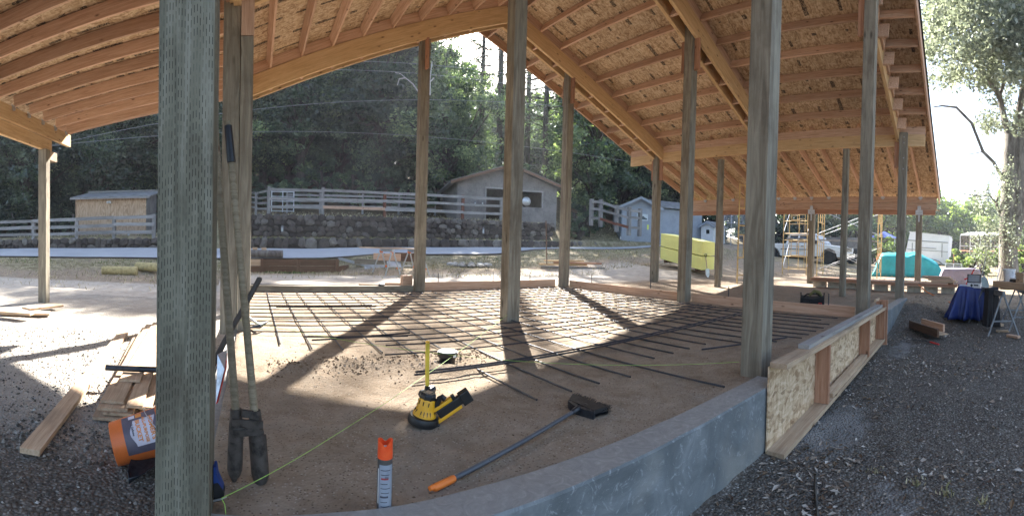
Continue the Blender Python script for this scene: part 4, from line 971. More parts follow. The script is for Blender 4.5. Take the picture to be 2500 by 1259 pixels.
# timber retaining box with log
tb_ = empty('timber_box', at(715, 664, 14.4), 'low retaining box of brown planks and short posts with a log on it', 'planter')
def GP(x, r, z): p = at(x, 640, r); return Vector((p.x, p.y, z))
segs = [(600, 14.3, 638, 14.3, FIRP), (643, 14.35, 726, 14.5, BROWNW), (733, 14.55, 820, 14.9, BROWNW)]
for xa, ra, xb, rb, mt in segs:
    for k in range(2): member('board', GP(xa, ra, .08+.215*k), GP(xb, rb, .08+.215*k), .045, .205, mt if k else BROWNW, tb_)
for x, r in ((640, 14.25), (729, 14.45), (823, 14.85)): member('stake_post', GP(x, r, -.15), GP(x, r, .42), .10, .10, BROWNW, tb_, up=(0, 1, 0))
member('board', GP(826, 14.95, .08), GP(850, 15.6, .10), .045, .2, BROWNW, tb_)
lg = tag(MB().tube([GP(585, 14.5, .56), GP(650, 14.55, .56), GP(690, 14.6, .56)], [.125, .13, .125], 14).build('log', mk_bark('log_bark', (.07, .06, .055), (.2, .19, .18)), smooth=True), 'short grey log lying on the timber box', 'log')
for x, w_ in ((606, 'left'), (622, 'middle'), (644, 'right')):
    p = GP(x, 14.55, .725); tag(MB().box(p, (.16, .10, .075)).build('wood_block', FIRP), 'pale wood block on the grey log, %s one' % w_, 'block', 'wood blocks on the log')
# fire ring on the bank
PSM = SM[2].copy(); PSM.materials.clear(); PSM.materials.append(plain('pale_stone', (.42, .40, .37), .85, 0, .2, 5))
fr = empty('stone_ring', at(1146, 624, 16.6), 'low pale ring of flat stones round a dark hole on the grassy bank', 'fire ring')
c = at(1146, 622, 16.8); c.z = tz(c.x, c.y)
for k in range(13):
    a = 2*pi*k/13; child('stone', PSM, T4((c.x+.72*cos(a), c.y+.72*sin(a), c.z+.05), rz(a)) @ Matrix.Diagonal((.28, .36, .16, 1)), fr)
MB().lathe([(0, .03), (.5, .035), (.66, .02)], T4(c), 20).build('ash_bed', MORTAR, fr)
# orange lumber on the bank
for k, (xa, xb, r, dz, w, hh, lb) in enumerate(((1322, 1478, 17.4, .04, .22, .05, 'lowest grey board under the orange boards on the bank'), (1318, 1432, 17.3, .12, .26, .07, 'long orange board on the bank, left part of the stack'), (1352, 1470, 17.5, .19, .2, .06, 'orange-brown board slewed over the stack on the bank'), (1330, 1425, 17.3, .26, .18, .06, 'topmost bright orange board of the stack on the bank'))):
    p, q = at(xa, 610, r), at(xb, 610, r+.5*(k % 2)); zz = tz((p.x+q.x)/2, (p.y+q.y)/2)+dz; p.z = q.z = zz
    plank(p, q, w, hh, lb, GREYW if k == 0 else (FIRY if k != 2 else REDW), 'boards stacked on the grassy bank')
st = gp(1336, 655, .25); tag(MB().tube([at(1335, 645, 15), at(1333, 538, 15)], .018, 6).build('marker_stake', BROWNW), 'tall thin marker stake standing on the bank', 'stake')
# foam board bundles
def foam():
    c0 = at(1613, 600, 19.2); c1 = at(1714, 600, 17.0); e1_ = at(1745, 600, 17.9)
    for p in (c0, c1, e1_): p.z = 0
    e0 = c0+(e1_-c1); z_c0, z_c1 = .60, .27
    r = []
    FM = mk_siding('yellow_foam', (.95, .90, .30), .05)
    for k, (b0, b1, lb) in enumerate(((.0, .50, 'lower bundle of yellow foam board on the bank'), (.54, 1.07, 'upper bundle of yellow foam board, leaning slightly over the lower one'))):
        root = empty('foam_bundle', (c1.x, c1.y, z_c1+b0), lb, 'foam board', 'two bundles of yellow foam board'); n = 5
        for j in range(n):
            za, zb = b0+(b1-b0)*j/n+.002, b0+(b1-b0)*(j+1)/n
            def rg(t): return [Vector((p.x, p.y, zz+t)) for p, zz in ((c0, z_c0), (c1, z_c1), (e1_, z_c1), (e0, z_c0))]
            lo, hi = rg(za), rg(zb); MB().add(lo+hi, [(3, 2, 1, 0), (4, 5, 6, 7), (0, 1, 5, 4), (1, 2, 6, 5), (2, 3, 7, 6), (3, 0, 4, 7)]).build('foam_sheet', FM, root)
    for t in (.12, .5, .88):
        a = c0.lerp(c1, t); b = e0.lerp(e1_, t); zz = z_c0+(z_c1-z_c0)*t-.06
        plank((a.x, a.y, zz), (b.x, b.y, zz), .1, .11, 'short timber sleeper under the yellow foam bundles', BROWNW, 'sleepers under the yellow foam')
foam()
sh = empty('shovel', at(1728, 660, 16.6), 'shovel with a D handle leaning against the yellow foam', 'shovel')
a, b = at(1726, 655, 16.55), at(1723, 628, 16.75)
MB().tube([a, b], .018, 7).build('shaft', FIRP, sh)
MB().tube([b+Vector((-.06, 0, .12)), b+Vector((-.05, 0, .04)), b, b+Vector((.05, 0, .04)), b+Vector((.06, 0, .12)), b+Vector((-.06, 0, .12))], .015, 6).build('grip', BLACKP, sh)
MB().prism([a+Vector(v) for v in ((-.12, -.03, -.02), (.12, -.03, -.02), (.12, -.05, -.24), (0, -.07, -.34), (-.12, -.05, -.24))], (0, .02, .004)).build('blade', GALV, sh)
# scaffolding
SCF = plain('scaffold_yellow', (.62, .42, .18), .45, .2, .2, 6)
def scaf_frame(root, p, q, z_, H=1.55):
    p = Vector((p.x, p.y, z_)); q = Vector((q.x, q.y, z_)); Z = Vector((0, 0, 1))
    for s in (p, q): MB().tube([s, s+Z*H], .024, 8).build('upright', SCF, root)
    for h in (H-.03, H*.52, .25): MB().tube([p+Z*h, q+Z*h], .02, 6).build('crossbar', SCF, root)
    u, v = p.lerp(q, .34), p.lerp(q, .66)
    MB().tube([u+Z*H*.52, u+Z*(H-.03)], .016, 6).build('ladder_bar', SCF, root); MB().tube([v+Z*.25, v+Z*(H-.03)], .016, 6).build('ladder_bar', SCF, root)
    for k in range(3): h = H*.55+k*.2; MB().tube([u+Z*h, v+Z*h], .012, 5).build('rung', SCF, root)
for nm, (xa, ra, xb, rb), (xc, rc, xd, rd), zb in (('scaffold', (1914, 15.6, 1962, 15.9), (2002, 15.4, 1985, 17.4), .02),):
    pass
def scaffold(A, B, C, D, z_, label, tiers=2, board=True):
    """frames A-B and C-D (Vectors), braced together"""
    root = empty('scaffold', (A.x, A.y, z_), label, 'scaffold')
    for t in range(tiers):
        scaf_frame(root, A, B, z_+t*1.56); scaf_frame(root, C, D, z_+t*1.56)
        for P, Q in ((A, C), (B, D)):
            for za, zb_ in ((.3, 1.35), (1.35, .3)):
                MB().tube([Vector((P.x, P.y, z_+t*1.56+za)), Vector((Q.x, Q.y, z_+t*1.56+zb_))], .014, 5).build('cross_brace', ALU, root)
    if board:
        for k in (.25, .7): member('walk_board', Vector((*A.lerp(B, k)[:2], z_+1.60)), Vector((*C.lerp(D, k)[:2], z_+1.60)), .28, .045, GREYW, root)
    return root
scaffold(at(1912, 600, 20.3), at(1970, 600, 19.7), at(1926, 600, 22.3), at(1984, 600, 21.8), .05, 'yellow scaffold bay in front of the white pickup, left of the two')
scaffold(at(1996, 600, 19.8), at(2011, 600, 21.0), at(2143, 600, 19.4), at(2152, 600, 20.6), .02, 'yellow scaffold bay with crossing silver braces, right of the two')
sc3 = empty('scaffold', at(1800, 690, 14), 'single rusty-orange scaffold frame standing just left of the broad near post', 'scaffold')
for k in range(2): scaf_frame(sc3, at(1802, 600, 14.2), at(1840, 600, 14.6), .02+k*1.56)
# ---- pickup truck
def wheel(parent, c, axis, r, w, steel=False):
    M = T4(c, Matrix((Vector(axis).orthogonal().normalized(), Vector(axis).cross(Vector(axis).orthogonal().normalized()), Vector(axis))).transposed())
    wh = MB().lathe([(r*.60, -w/2), (r*.92, -w/2), (r, -w*.36), (r, w*.36), (r*.92, w/2), (r*.60, w/2)], M, 24, closed=False).build('wheel', TYRE, parent, smooth=True)
    rm = MB().lathe([(0, w*.30), (r*.16, w*.36), (r*.2, w*.28), (r*.45, w*.24), (r*.56, w*.44), (r*.62, w*.5), (r*.62, -w*.4), (0, -w*.4)], M, 20).build('rim', CHROME if not steel else GALV, wh, smooth=True)
    return wh
def truck():
    c = at(1968, 600, 28.6); c.z = .36
    rr = Vector((c.x, c.y, 0)).normalized(); right = Vector((rr.y, -rr.x, 0)); fwd = (right*.93-rr*.37).normalized()
    root = empty('pickup_truck', c, 'white crew cab pickup truck parked beyond the scaffolding, nose to the right', 'truck'); ang = atan2(fwd.y, fwd.x)
    M = T4(c, rz(ang))
    def P(lst, y): return [M @ Vector((x, y, z)) for x, z in lst]
    def ext(name, poly, w, mt, par=root, wtop=None, ztop=None, zbot=None, smooth=False, bev=.03):
        n = len(poly); vs = []
        for s in (-1, 1):
            for x, z in poly:
                hw = w/2
                if wtop is not None: hw = (w+(wtop-w)*min(1, max(0, (z-zbot)/(ztop-zbot))))/2
                vs.append(M @ Vector((x, s*hw, z)))
        b = MB(); b.add(vs, [tuple(range(n)), tuple(range(2*n-1, n-1, -1))]+[(i, (i+1) % n, n+(i+1) % n, n+i) for i in range(n)])
        o = b.build(name, mt, par)
        if bev:
            md = o.modifiers.new('bevel', 'BEVEL'); md.width = bev; md.segments = 2; md.limit_method = 'ANGLE'; md.angle_limit = radians(50)
        return o
    def arch(cx, r, z, n=7): return [(cx+r*cos(pi*k/n), z+r*sin(pi*k/n)) for k in range(n, -1, -1)]
    L = 5.8; fx, rx_ = 1.85, -1.85
    low = [(-2.88, .62), (-2.88, 1.18)]+[(-1.0, 1.20), (1.15, 1.22), (1.4, 1.20), (2.45, 1.10), (2.78, .98), (2.82, .62), (2.74, .46)]+list(reversed(arch(fx, .50, .46)))+[(-1.28, .44)]+list(reversed(arch(rx_, .50, .46)))+[(-2.8, .48)]
    body = ext('body', low, 1.96, CARW)
    cab = ext('cab', [(-.98, 1.19), (-.90, 1.72), (-.78, 1.86), (.55, 1.88), (.72, 1.82), (1.38, 1.21)], 1.88, CARW, wtop=1.44, ztop=1.88, zbot=1.2)
    for nm, poly in (('side_window', [(-.80, 1.26), (-.72, 1.72), (-.22, 1.76), (-.22, 1.27)]), ('side_window', [(-.10, 1.27), (-.10, 1.76), (.52, 1.76), (.98, 1.28)])):
        for s in (-1, 1):
            vs = [];
            for x, z in poly:
                hw = (1.88+(1.44-1.88)*(z-1.2)/.68)/2+.004; vs.append(M @ Vector((x, s*hw, z)))
            b = MB(); b.prism(vs, tuple((M.to_3x3() @ Vector((0, s*.012, 0))))); attach(b.build(nm, GLASSD), cab)
    ws_ = [(1.33, -.80, 1.26), (1.33, .80, 1.26), (.80, .64, 1.80), (.80, -.64, 1.80)]
    attach(MB().prism([M @ Vector(v)+M.to_3x3() @ Vector((.03, 0, .01)) for v in ws_], tuple(M.to_3x3() @ Vector((.015, 0, .012)))).build('windscreen', GLASSD), cab)
    for s in (-1, 1):
        hl = MB().box(M @ Vector((2.72, s*.78, .93)), (.22, .34, .20), rz(ang)).build('headlight', plain('lamp_glass', (.7, .72, .74), .1) if s < 0 else bpy.data.materials['lamp_glass'], root)
        MB().box(M @ Vector((2.70, s*.955, .93)), (.2, .03, .12), rz(ang)).build('indicator', bpy.data.materials.get('indicator_orange') or plain('indicator_orange', (.8, .3, .05), .2), hl)
        MB().box(M @ Vector((1.05, s*1.06, 1.32)), (.12, .2, .22), rz(ang)).build('mirror', BLACKP, root)
        MB().box(M @ Vector((-.2, s*.985, .86)), (2.2, .02, .05), rz(ang)).build('side_trim', BLACKP, root)
        for x in (.15, -.75): MB().box(M @ Vector((x, s*.99, 1.06)), (.16, .03, .03), rz(ang)).build('door_handle', BLACKP, root)
        for x in (-.96, -.17, 1.10): MB().box(M @ Vector((x, s*.982, .88)), (.014, .008, .66), rz(ang)).build('door_seam', BLACKP, root)
    MB().box(M @ Vector((2.80, 0, .92)), (.06, 1.15, .26), rz(ang)).build('grille', BLACKP, root)
    for z in (.86, .99): MB().box(M @ Vector((2.84, 0, z)), (.02, 1.15, .03), rz(ang)).build('grille_bar', CHROME, root)
    MB().box(M @ Vector((2.86, 0, .58)), (.16, 1.94, .24), rz(ang)).build('bumper', CHROME, root)
    MB().box(M @ Vector((-2.9, 0, .58)), (.12, 1.9, .2), rz(ang)).build('bumper', CHROME, root)
    MB().box(M @ Vector((0, 0, .42)), (4.6, 1.3, .16), rz(ang)).build('chassis', BLACKP, root)
    for x in (fx, rx_):
        for s in (-1, 1): wheel(root, M @ Vector((x, s*.86, .40)), M.to_3x3() @ Vector((0, s, 0)), .40, .26)
truck()
# dark dump trailer with OSB sides
def dump():
    c = at(2062, 600, 31.5); c.z = .35; root = empty('dump_trailer', c, 'black dump trailer with grey plywood side boards behind the pickup nose', 'trailer')
    rr = Vector((c.x, c.y, 0)).normalized(); d = (Vector((rr.y, -rr.x, 0))*.96-rr*.25).normalized(); R = rz(atan2(d.y, d.x)); M = T4(c, R)
    MB().box(M @ Vector((.55, 0, .72)), (1.6, 1.9, .62), R).build('bed', BLACKP, root)
    MB().box(M @ Vector((.55, -.97, .98)), (1.62, .05, .06), R).build('bed_rim', DARKST, root)
    for k in (0, 1, 2): MB().box(M @ Vector((-1.12+k*.9, -.92, 1.42)), (.88, .04, .74), R).build('side_board', OSBW, root)
    for k in range(3): MB().box(M @ Vector((-.3+.8*k, -.985, .72)), (.06, .05, .6), R).build('rib', DARKST, root)
    wheel(root, M @ Vector((-.25, -.95, .34)), M.to_3x3() @ Vector((0, -1, 0)), .34, .2, True); wheel(root, M @ Vector((.75, -.95, .34)), M.to_3x3() @ Vector((0, -1, 0)), .34, .2, True)
    MB().box(M @ Vector((1.2, -1.0, .93)), (.1, .02, .05), R).build('marker_lamp', REDP, root)
dump()
# white horse trailer
def horse_trailer():
    c = at(2266, 600, 32.5); c.z = .0; root = empty('horse_trailer', c, 'white horse trailer with a sloping nose parked behind the teal tarp', 'trailer')
    rr = Vector((c.x, c.y, 0)).normalized(); d = (Vector((rr.y, -rr.x, 0))*.985-rr*.17).normalized(); ang = atan2(d.y, d.x); M = T4(c, rz(ang)); R = rz(ang)
    WT = mk_siding('trailer_white', (.80, .81, .82), .08)
    poly = [(-1.55, .55), (-1.15, 2.62), (-.9, 2.72), (1.55, 2.44), (1.62, 2.36), (1.50, .50)]; n = len(poly)
    vs = [M @ Vector((x, s*1.0, z)) for s in (-1, 1) for x, z in poly]
    b = MB(); b.add(vs, [tuple(range(n)), tuple(range(2*n-1, n-1, -1))]+[(i, (i+1) % n, n+(i+1) % n, n+i) for i in range(n)])
    body = b.build('body', WT, root)
    for z, t in ((2.05, .05), (1.42, .03)): MB().beam(M @ Vector((-1.3, -1.01, z+.06)), M @ Vector((1.56, -1.01, z-.06)), .03, t).build('rub_rail', GREYL, root)
    for x0, x1 in ((-.95, -.95), (1.15, 1.15)): MB().box(M @ Vector((x0, -1.02, 1.45)), (.04, .03, .95), R).build('hinge_bar', GREYL, root)
    MB().tube([M @ Vector((-.5, -1.05, 1.62)), M @ Vector((.75, -1.05, 1.56))], .02, 6).build('latch_bar', GREYL, root)
    MB().beam(M @ Vector((-1.2, 0, 2.70)), M @ Vector((1.6, 0, 2.46)), 2.06, .05).build('roof', WHITEPL, root)
    for x in (.35,): wheel(root, M @ Vector((x+.2, -.98, .33)), M.to_3x3() @ Vector((0, -1, 0)), .34, .2, True); wheel(root, M @ Vector((x-.55, -.98, .33)), M.to_3x3() @ Vector((0, -1, 0)), .34, .2, True)
    b = MB(); n = 9; b.prism([M @ Vector((x, -1.03, z)) for x, z in [(.3+.95*cos(pi*k/n), .42+.42*sin(pi*k/n)) for k in range(n+1)]+[(.3+.85*cos(pi*k/n), .42+.36*sin(pi*k/n)) for k in range(n, -1, -1)]], tuple(M.to_3x3() @ Vector((0, -.08, 0)))); b.build('mudguard', GREYL, root)
horse_trailer()
# draped tarps
def tarp(name, c, ang, L, W, H, col, label, seed, edge=.35, rough=.45, squash=3.0, base=0., n=34, fold=.06, steps=None, flare=.22):
    t = NT(name+'_cloth'); a = t.noise(t.coord(rand=False), 4, 5, .6); t.col(t.ramp(a, [(.3, tuple(x*.8 for x in col)), (.7, tuple(min(1, x*1.15) for x in col))])).rough(rough); t.bump(t.noise(t.coord(rand=False), 16, 4, .6, 1.5), .4, .02)
    vs = []; fs = []
    for j in range(n+1):
        for i in range(n+1):
            u, v = i/n*2-1, j/n*2-1; m = max(abs(u), abs(v)); a_ = atan2(v, u)
            k = min(1, m/(1-edge)) if m < 1-edge else 1; out = max(0, (m-(1-edge))/edge)
            su = u*(1-edge) if False else u; x = L/2*(u/max(m, 1e-6))*(min(m/(1-edge), 1)*.86+out*flare); y = W/2*(v/max(m, 1e-6))*(min(m/(1-edge), 1)*.86+out*flare)
            h = H*(1-out**1.1); fo_ = fold*out*(.6*sin(a_*11+seed)+.5*sin(a_*23+seed*2)+nz(a_*4, seed))
            x += cos(a_)*fo_; y += sin(a_)*fo_
            h += (.10*H)*nz(x*1.7, y*1.7, seed)*(1-out)-.16*H*(hypot(u, v)**2)*(1-out)*.4
            if steps: h *= steps(x/L, y/W)
            vs.append((x, y, max(h, .01)))
    for j in range(n):
        for i in range(n): q = j*(n+1)+i; fs.append((q, q+1, q+n+2, q+n+1))
    me = bpy.data.meshes.new(name); me.from_pydata(vs, [], fs); me.materials.append(t.m); me.polygons.foreach_set('use_smooth', [True]*len(me.polygons))
    o = bpy.data.objects.new(name, me); COL.objects.link(o); o.location = (c[0], c[1], base); o.rotation_euler = (0, 0, ang)
    md = o.modifiers.new('thick', 'SOLIDIFY'); md.thickness = .008
    tag(o, label, 'tarp'); return o
c = at(2218, 660, 22.6); rr = atan2(c.x, c.y); tarp('teal_tarp', c, -rr+.1, 3.2, 1.6, 1.12, (.02, .33, .34), 'teal tarp draped over a long heap in front of the horse trailer', 3, fold=.12, steps=lambda u, v: (1.0-.38*sstep(.12, .5, u))*(.86+.2*cos(v*3.1))+.05*nz(u*9, v*5, 2))
c = at(2344, 690, 17.0); tarp('mauve_tarp', c, -atan2(c.x, c.y)+.1, 1.55, 1.1, .62, (.26, .22, .27), 'faded mauve tarp over a low box-shaped stack beyond the lumber pile', 5, edge=.3, fold=.03)
c = at(2370, 772, 10.25); bt = tarp('blue_tarp', c, -atan2(c.x, c.y), .66, .60, .72, (.014, .032, .16), 'royal blue tarp wrapped round a waist-high stack beside the sawhorses', 9, base=-.32, edge=.5, fold=.15, flare=.5)
c = at(2155, 655, 24.5); tag(MB().lathe([(.12, 0), (.34, .0), (.36, .12), (.30, .34), (.16, .40), (0, .38)], T4((c.x, c.y, .72)), 16).build('tarp_lump', plain('orange_rag', (.5, .12, .05), .7), smooth=True), 'rust-orange lump showing at the left end of the teal tarp', 'heap')
# canopy far away and chairs
c = at(2158, 600, 40); cn = empty('canopy', c, 'small dark blue canopy far behind the scaffolding', 'canopy'); zc = 1.0
MB().add([(c.x-1.2, c.y-1.2, zc+1.5), (c.x+1.2, c.y-1.2, zc+1.5), (c.x+1.2, c.y+1.2, zc+1.5), (c.x-1.2, c.y+1.2, zc+1.5), (c.x, c.y, zc+2.1)], [(0, 1, 4), (1, 2, 4), (2, 3, 4), (3, 0, 4), (3, 2, 1, 0)]).build('roof', plain('blue_canvas', (.02, .06, .3), .6), cn)
for sx in (-1, 1):
    for sy in (-1, 1): MB().tube([(c.x+sx*1.15, c.y+sy*1.15, 0), (c.x+sx*1.15, c.y+sy*1.15, zc+1.5)], .03, 6).build('pole', GALV, cn)
for k, x in enumerate((2318, 2338)):
    c = at(x, 650, 25.5); rt = empty('crate_cage', (c.x, c.y, 0), 'pale framed dark cage by the trailer, the %s one' % ('left' if k == 0 else 'right'), 'cage', 'two cages by the trailer')
    R = rz(-atan2(c.x, c.y)); MB().box((c.x, c.y, .32), (.40, .5, .45), R).build('box', GREYL, rt)
    for sx in (-1, 1): MB().box(Vector((c.x, c.y, .34))+R @ Vector((sx*.23, -.27, 0)), (.04, .04, .62), R).build('frame_post', WHITEPL, rt)
    MB().box(Vector((c.x, c.y, .65))+R @ Vector((0, -.27, 0)), (.5, .04, .04), R).build('frame_bar', WHITEPL, rt)
# far fence with red posts, and lattice shed
PR_ = [fp(0, 1, 0)]
fpts = [Vector((*pp(x, r), .0)) for x, r in ((2330, 36), (2363, 34), (2413, 31), (2462, 29), (2530, 27))]
fence('garden_fence', [tuple(p) for p in fpts], 1.55, [.9, 1.5], 'rust-red post and rail fence in front of the sunlit trees at far right', pm=REDW, rm=REDW, ps=.09, rh=.05)
gh = empty('lattice_shed', (*pp(2400, 44), 0), 'pale framed garden shed with netting walls behind the rust-red fence', 'shed')
qa, qb = Vector((*pp(2345, 44), 0)), Vector((*pp(2472, 42), 0)); dv = (qb-qa).normalized(); nv = Vector((-dv.y, dv.x, 0))
for t in (0, .2, .4, .6, .8, 1): q = qa.lerp(qb, t); member('post', q, q+Vector((0, 0, 3.1)), .08, .08, WHITEP, gh, up=(0, 1, 0))
for h in (1.0, 2.1, 3.12): member('beam', qa+Vector((0, 0, h)), qb+Vector((0, 0, h)), .05, .08, WHITEP, gh)
MB().prism([qa+Vector((0, 0, 3.16)), qb+Vector((0, 0, 3.16)), qb+nv*2.4+Vector((0, 0, 3.5)), qa+nv*2.4+Vector((0, 0, 3.5))], (0, 0, .05)).build('roof', WHITEP, gh)
nb = MB(); LL = (qb-qa).length
for k in range(int(LL/.16)): q = qa+dv*(k*.16)+nv*.05; nb.box((q.x, q.y, 1.55), (.035, .012, 3.0), rz(atan2(dv.y, dv.x)))
tag(nb.build('lattice', plain('lattice_wood', (.42, .30, .26), .8), gh), kind='stuff')
# long lumber pile at right, on pale blocks
def pile():
    A, B = Vector((13.25, 4.75, 0)), Vector((12.75, .35, 0)); d = (B-A).normalized(); n = Vector((-d.y, d.x, 0))
    for k in range(9):
        c = A.lerp(B, (k+.5)/9); tag(MB().box((c.x, c.y, .085), (.19, .38, .19), rz(0)).build('concrete_block', plain('pale_block', (.40, .36, .29), .9, 0, .15, 9) if k == 0 else bpy.data.materials['pale_block']), 'pale block in the row under the long lumber pile', 'block', 'blocks under the lumber pile')
    lay = [(0, 1, 'bottom layer'), (0, 1, 'second layer'), (.02, .96, 'third layer')]
    for j, (t0, t1, nm) in enumerate(lay):
        for k in range(3):
            o = n*(k-1)*.16+d*rnd.uniform(-.06, .06); p, q = A.lerp(B, t0)+o, A.lerp(B, t1)+o
            p.z = q.z = .20+.043*j; plank(p, q, .14, .038, 'long reddish board in the %s of the lumber pile at right' % nm, REDW if (j+k) % 2 else FIR, 'boards of the long lumber pile')
    for j in range(4):
        p, q = A.lerp(B, .84-.02*j), A.lerp(B, 1.0-.015*j); p.z = q.z = .335+.043*j
        plank(p, q, .3, .038, 'short pale board, layer %s of the little stack on the pile end' % ('one two three four'.split()[j]), FIR if j % 2 else FIRP, 'short boards on the pile end')
pile()
b = MB(); pts = [(2243, 695, 12.6), (2262, 712, 12.2), (2290, 726, 12.0), (2320, 738, 11.3), (2345, 742, 11.2)]; b.tube([at(*p) for p in pts], .012, 6)
tag(b.build('air_hose', ORANGEP, smooth=True), 'thin orange hose trailing from the lumber pile over the dirt', 'hose')
# sawhorses, jacket, table at the right edge
p, q = at(2447, 800, 8.75), at(2398, 790, 10.0); ag = atan2(q[1]-p[1], q[0]-p[0])
sawhorse(mid(p, q), ag, hypot(q[0]-p[0], q[1]-p[1])+.1, .84, .62, 'grey steel sawhorse with a dark jacket hung on it, nearest the blue tarp', DARKG := plain('grey_steel', (.20, .21, .225), .5, .5, .2, 10), -.44, beam=.06, topd=.1)
jx = at(2420, 740, 9.35); jb = tarp('jacket', (jx.x, jx.y), ag, .34, .24, .80, (.035, .034, .037), 'dark jacket slung over the grey steel sawhorse by the blue tarp', 21, base=-.36, edge=.72, rough=.9, fold=.035, steps=lambda u, v: 1)
jb['category'] = 'jacket'; jb.name = 'jacket'
p, q = at(2474, 790, 10.4), at(2506, 790, 8.7); ag2 = atan2(q[1]-p[1], q[0]-p[0])
sawhorse(mid(p, q), ag2, 1.2, .82, .6, 'grey steel sawhorse under the loaded plank at the right edge', DARKG, -.38, beam=.06, topd=.1)
t0_, t1_ = at(2440, 690, 9.6), at(2560, 690, 8.4); t0_.z = t1_.z = .50
plank(t0_, t1_, .34, .13, 'heavy brown timber forming the loaded work table at the right edge', FIRP, name='table_timber', cat='timber')
bk = at(2464, 677, 9.35); rt = empty('paint_bucket', (bk.x, bk.y, .57), 'white plastic bucket on the loaded timber at the right edge', 'bucket')
MB().lathe([(.105, 0), (.125, .22), (.135, .22), (.135, .25), (.12, .25), (.10, .02), (0, .02)], T4((bk.x, bk.y, .57)), 18).build('pail', WHITEPL, rt, smooth=True)
MB().tube([(bk.x-.13, bk.y, .8), (bk.x-.1, bk.y-.1, .72), (bk.x, bk.y-.15, .66), (bk.x+.1, bk.y-.1, .72), (bk.x+.13, bk.y, .8)], .004, 5).build('bail', GALV, rt)
for k, (x, y, r, dim, mt, lb, cat) in enumerate(((2484, 670, 9.2, (.22, .26, .05), BLACKP, 'dark flat tool case beside the white bucket', 'case'), (2484, 664, 9.2, (.26, .2, .03), WHITEPL, 'pile of pale papers on the dark case', 'papers'), (2500, 668, 9.0, (.2, .24, .2), FIRP, 'cardboard-coloured box at the right edge of the table', 'box'))):
    c = at(x, y, r); c.z = .567+dim[2]/2+(.052 if k == 1 else 0); tag(MB().box(c, dim, rz(.3+k*.2)).build(cat if cat != 'case' else 'tool_case', mt), lb, cat)
for k, (x, dx, mt, lb) in enumerate(((2424, 18, WHITEPL, 'white board leaning against the oak trunk, the left one'), (2432, 16, FIRP, 'pale wooden board leaning against the oak trunk, behind the white one'))):
    a, b = at(x, 707, 12.6), at(x+dx, 652, 13.0+.1*k); a.z = -.05; R = Vector((a.y, -a.x, 0)).normalized()
    o = member('leaning_board', a, b, .16, .02, mt, up=Vector((-a.x, -a.y, .2))); tag(o, lb, 'board')
sb = empty('wheelbarrow_tub', at(2402, 705, 12.0), 'pale grey-green metal tub stood on end behind the blue tarp', 'tub'); c = at(2402, 705, 12.0)
R = rz(-atan2(c.x, c.y)); prof = [(-.13, 0), (-.14, .35), (-.09, .50), (0, .56), (.09, .47), (.13, .35), (.14, 0)]
MB().prism([Vector((c.x, c.y, .0))+R @ Vector((u, 0, w)) for u, w in prof], tuple(R @ Vector((0, .12, .0)))).build('shell', plain('grey_green', (.33, .40, .40), .5), sb)
MB().tube([Vector((c.x, c.y, .5))+R @ Vector((-.08, 0, 0)), Vector((c.x, c.y, 1.05))+R @ Vector((.03, .1, 0))], .012, 6).build('handle', GREYL, sb)
rs = empty('red_stand', at(2366, 700, 11.7), 'bright red metal stand folded open behind the white battery box', 'stand')
for (xa, ya, xb, yb) in ((2357, 698, 2379, 656), (2354, 682, 2372, 676), (2363, 676, 2366, 698)): MB().tube([at(xa, ya, 11.7), at(xb, yb, 11.7)], .018, 6).build('bar', REDP, rs)
bb_ = empty('battery_box', (*at(2379, 700, 10.1)[:2], .385), 'white and black charger box standing on the blue tarp', 'box'); c = at(2379, 705, 10.1); R = rz(-atan2(c.x, c.y)-.15); c.z = .38
MB().box(c+Vector((0, 0, .045)), (.29, .2, .11), R).build('base', WHITEPL, bb_); MB().box(c+Vector((0, 0, .19)), (.27, .15, .15), R).build('pack', plain('grey_case', (.30, .31, .33), .5), bb_)
for sx in (-1, 1): MB().box(c+R @ Vector((sx*.14, -.085, .18)), (.02, .02, .2), R).build('guard_bar', BLACKP, bb_)
for hh in (.11, .28): MB().box(c+R @ Vector((0, -.085, hh)), (.3, .02, .02), R).build('guard_bar', BLACKP, bb_)
MB().box(c+R @ Vector((-.05, -.102, .045)), (.05, .003, .05), R @ ry(pi/4)).build('emblem', BLACKP, bb_); MB().box(c+R @ Vector((.05, -.102, .05)), (.1, .003, .03), R).build('print', BLACKP, bb_)
pb = at(2370, 677, 9.0)
# offcuts on the ground
for k, (x, y, ang, l, w, h, lb, mt) in enumerate(((2436, 795, .4, .34, .12, .05, 'brown wood offcut crossed under the near sawhorse', FIRP), (2448, 806, 1.3, .26, .09, .04, 'pale wood offcut beside the brown one under the sawhorse', FIRP), (2474, 820, .75, .28, .09, .045, 'wood offcut at the foot of the near sawhorse leg', FIR), (2385, 779, .2, .24, .1, .035, 'flat wood scrap in front of the blue tarp', FIRP))):
    c = gp(x, y, -.42); d = Vector((cos(ang), sin(ang), 0))*l/2; zz = tz(c.x, c.y)+h/2+.012; c.z = zz; plank(c-d, c+d, w, h, lb, mt, name='offcut', cat='offcut')
def cutbox():
    r = empty('board_trough', gp(2262, 815, -.46), 'short trough of three nailed board offcuts on the gravel', 'offcut')
    a, b = gp(2220, 812, -.46), gp(2290, 838, -.46); a2, b2 = gp(2250, 806, -.46), gp(2304, 823, -.46); up = Vector((0, 0, 1))
    for p, q in ((a, b), (a2, b2)):
        z_ = max(tz(p.x, p.y), tz(q.x, q.y)); p.z = q.z = z_+.10; member('side_board', p, q, .038, .14, BROWNW if p is a else FIR, r)
    m0, m1 = (a+a2)/2, (b+b2)/2; m0.z = m1.z = a.z-.072; member('base_board', m0, m1, .30, .02, FIRP, r)
cutbox()
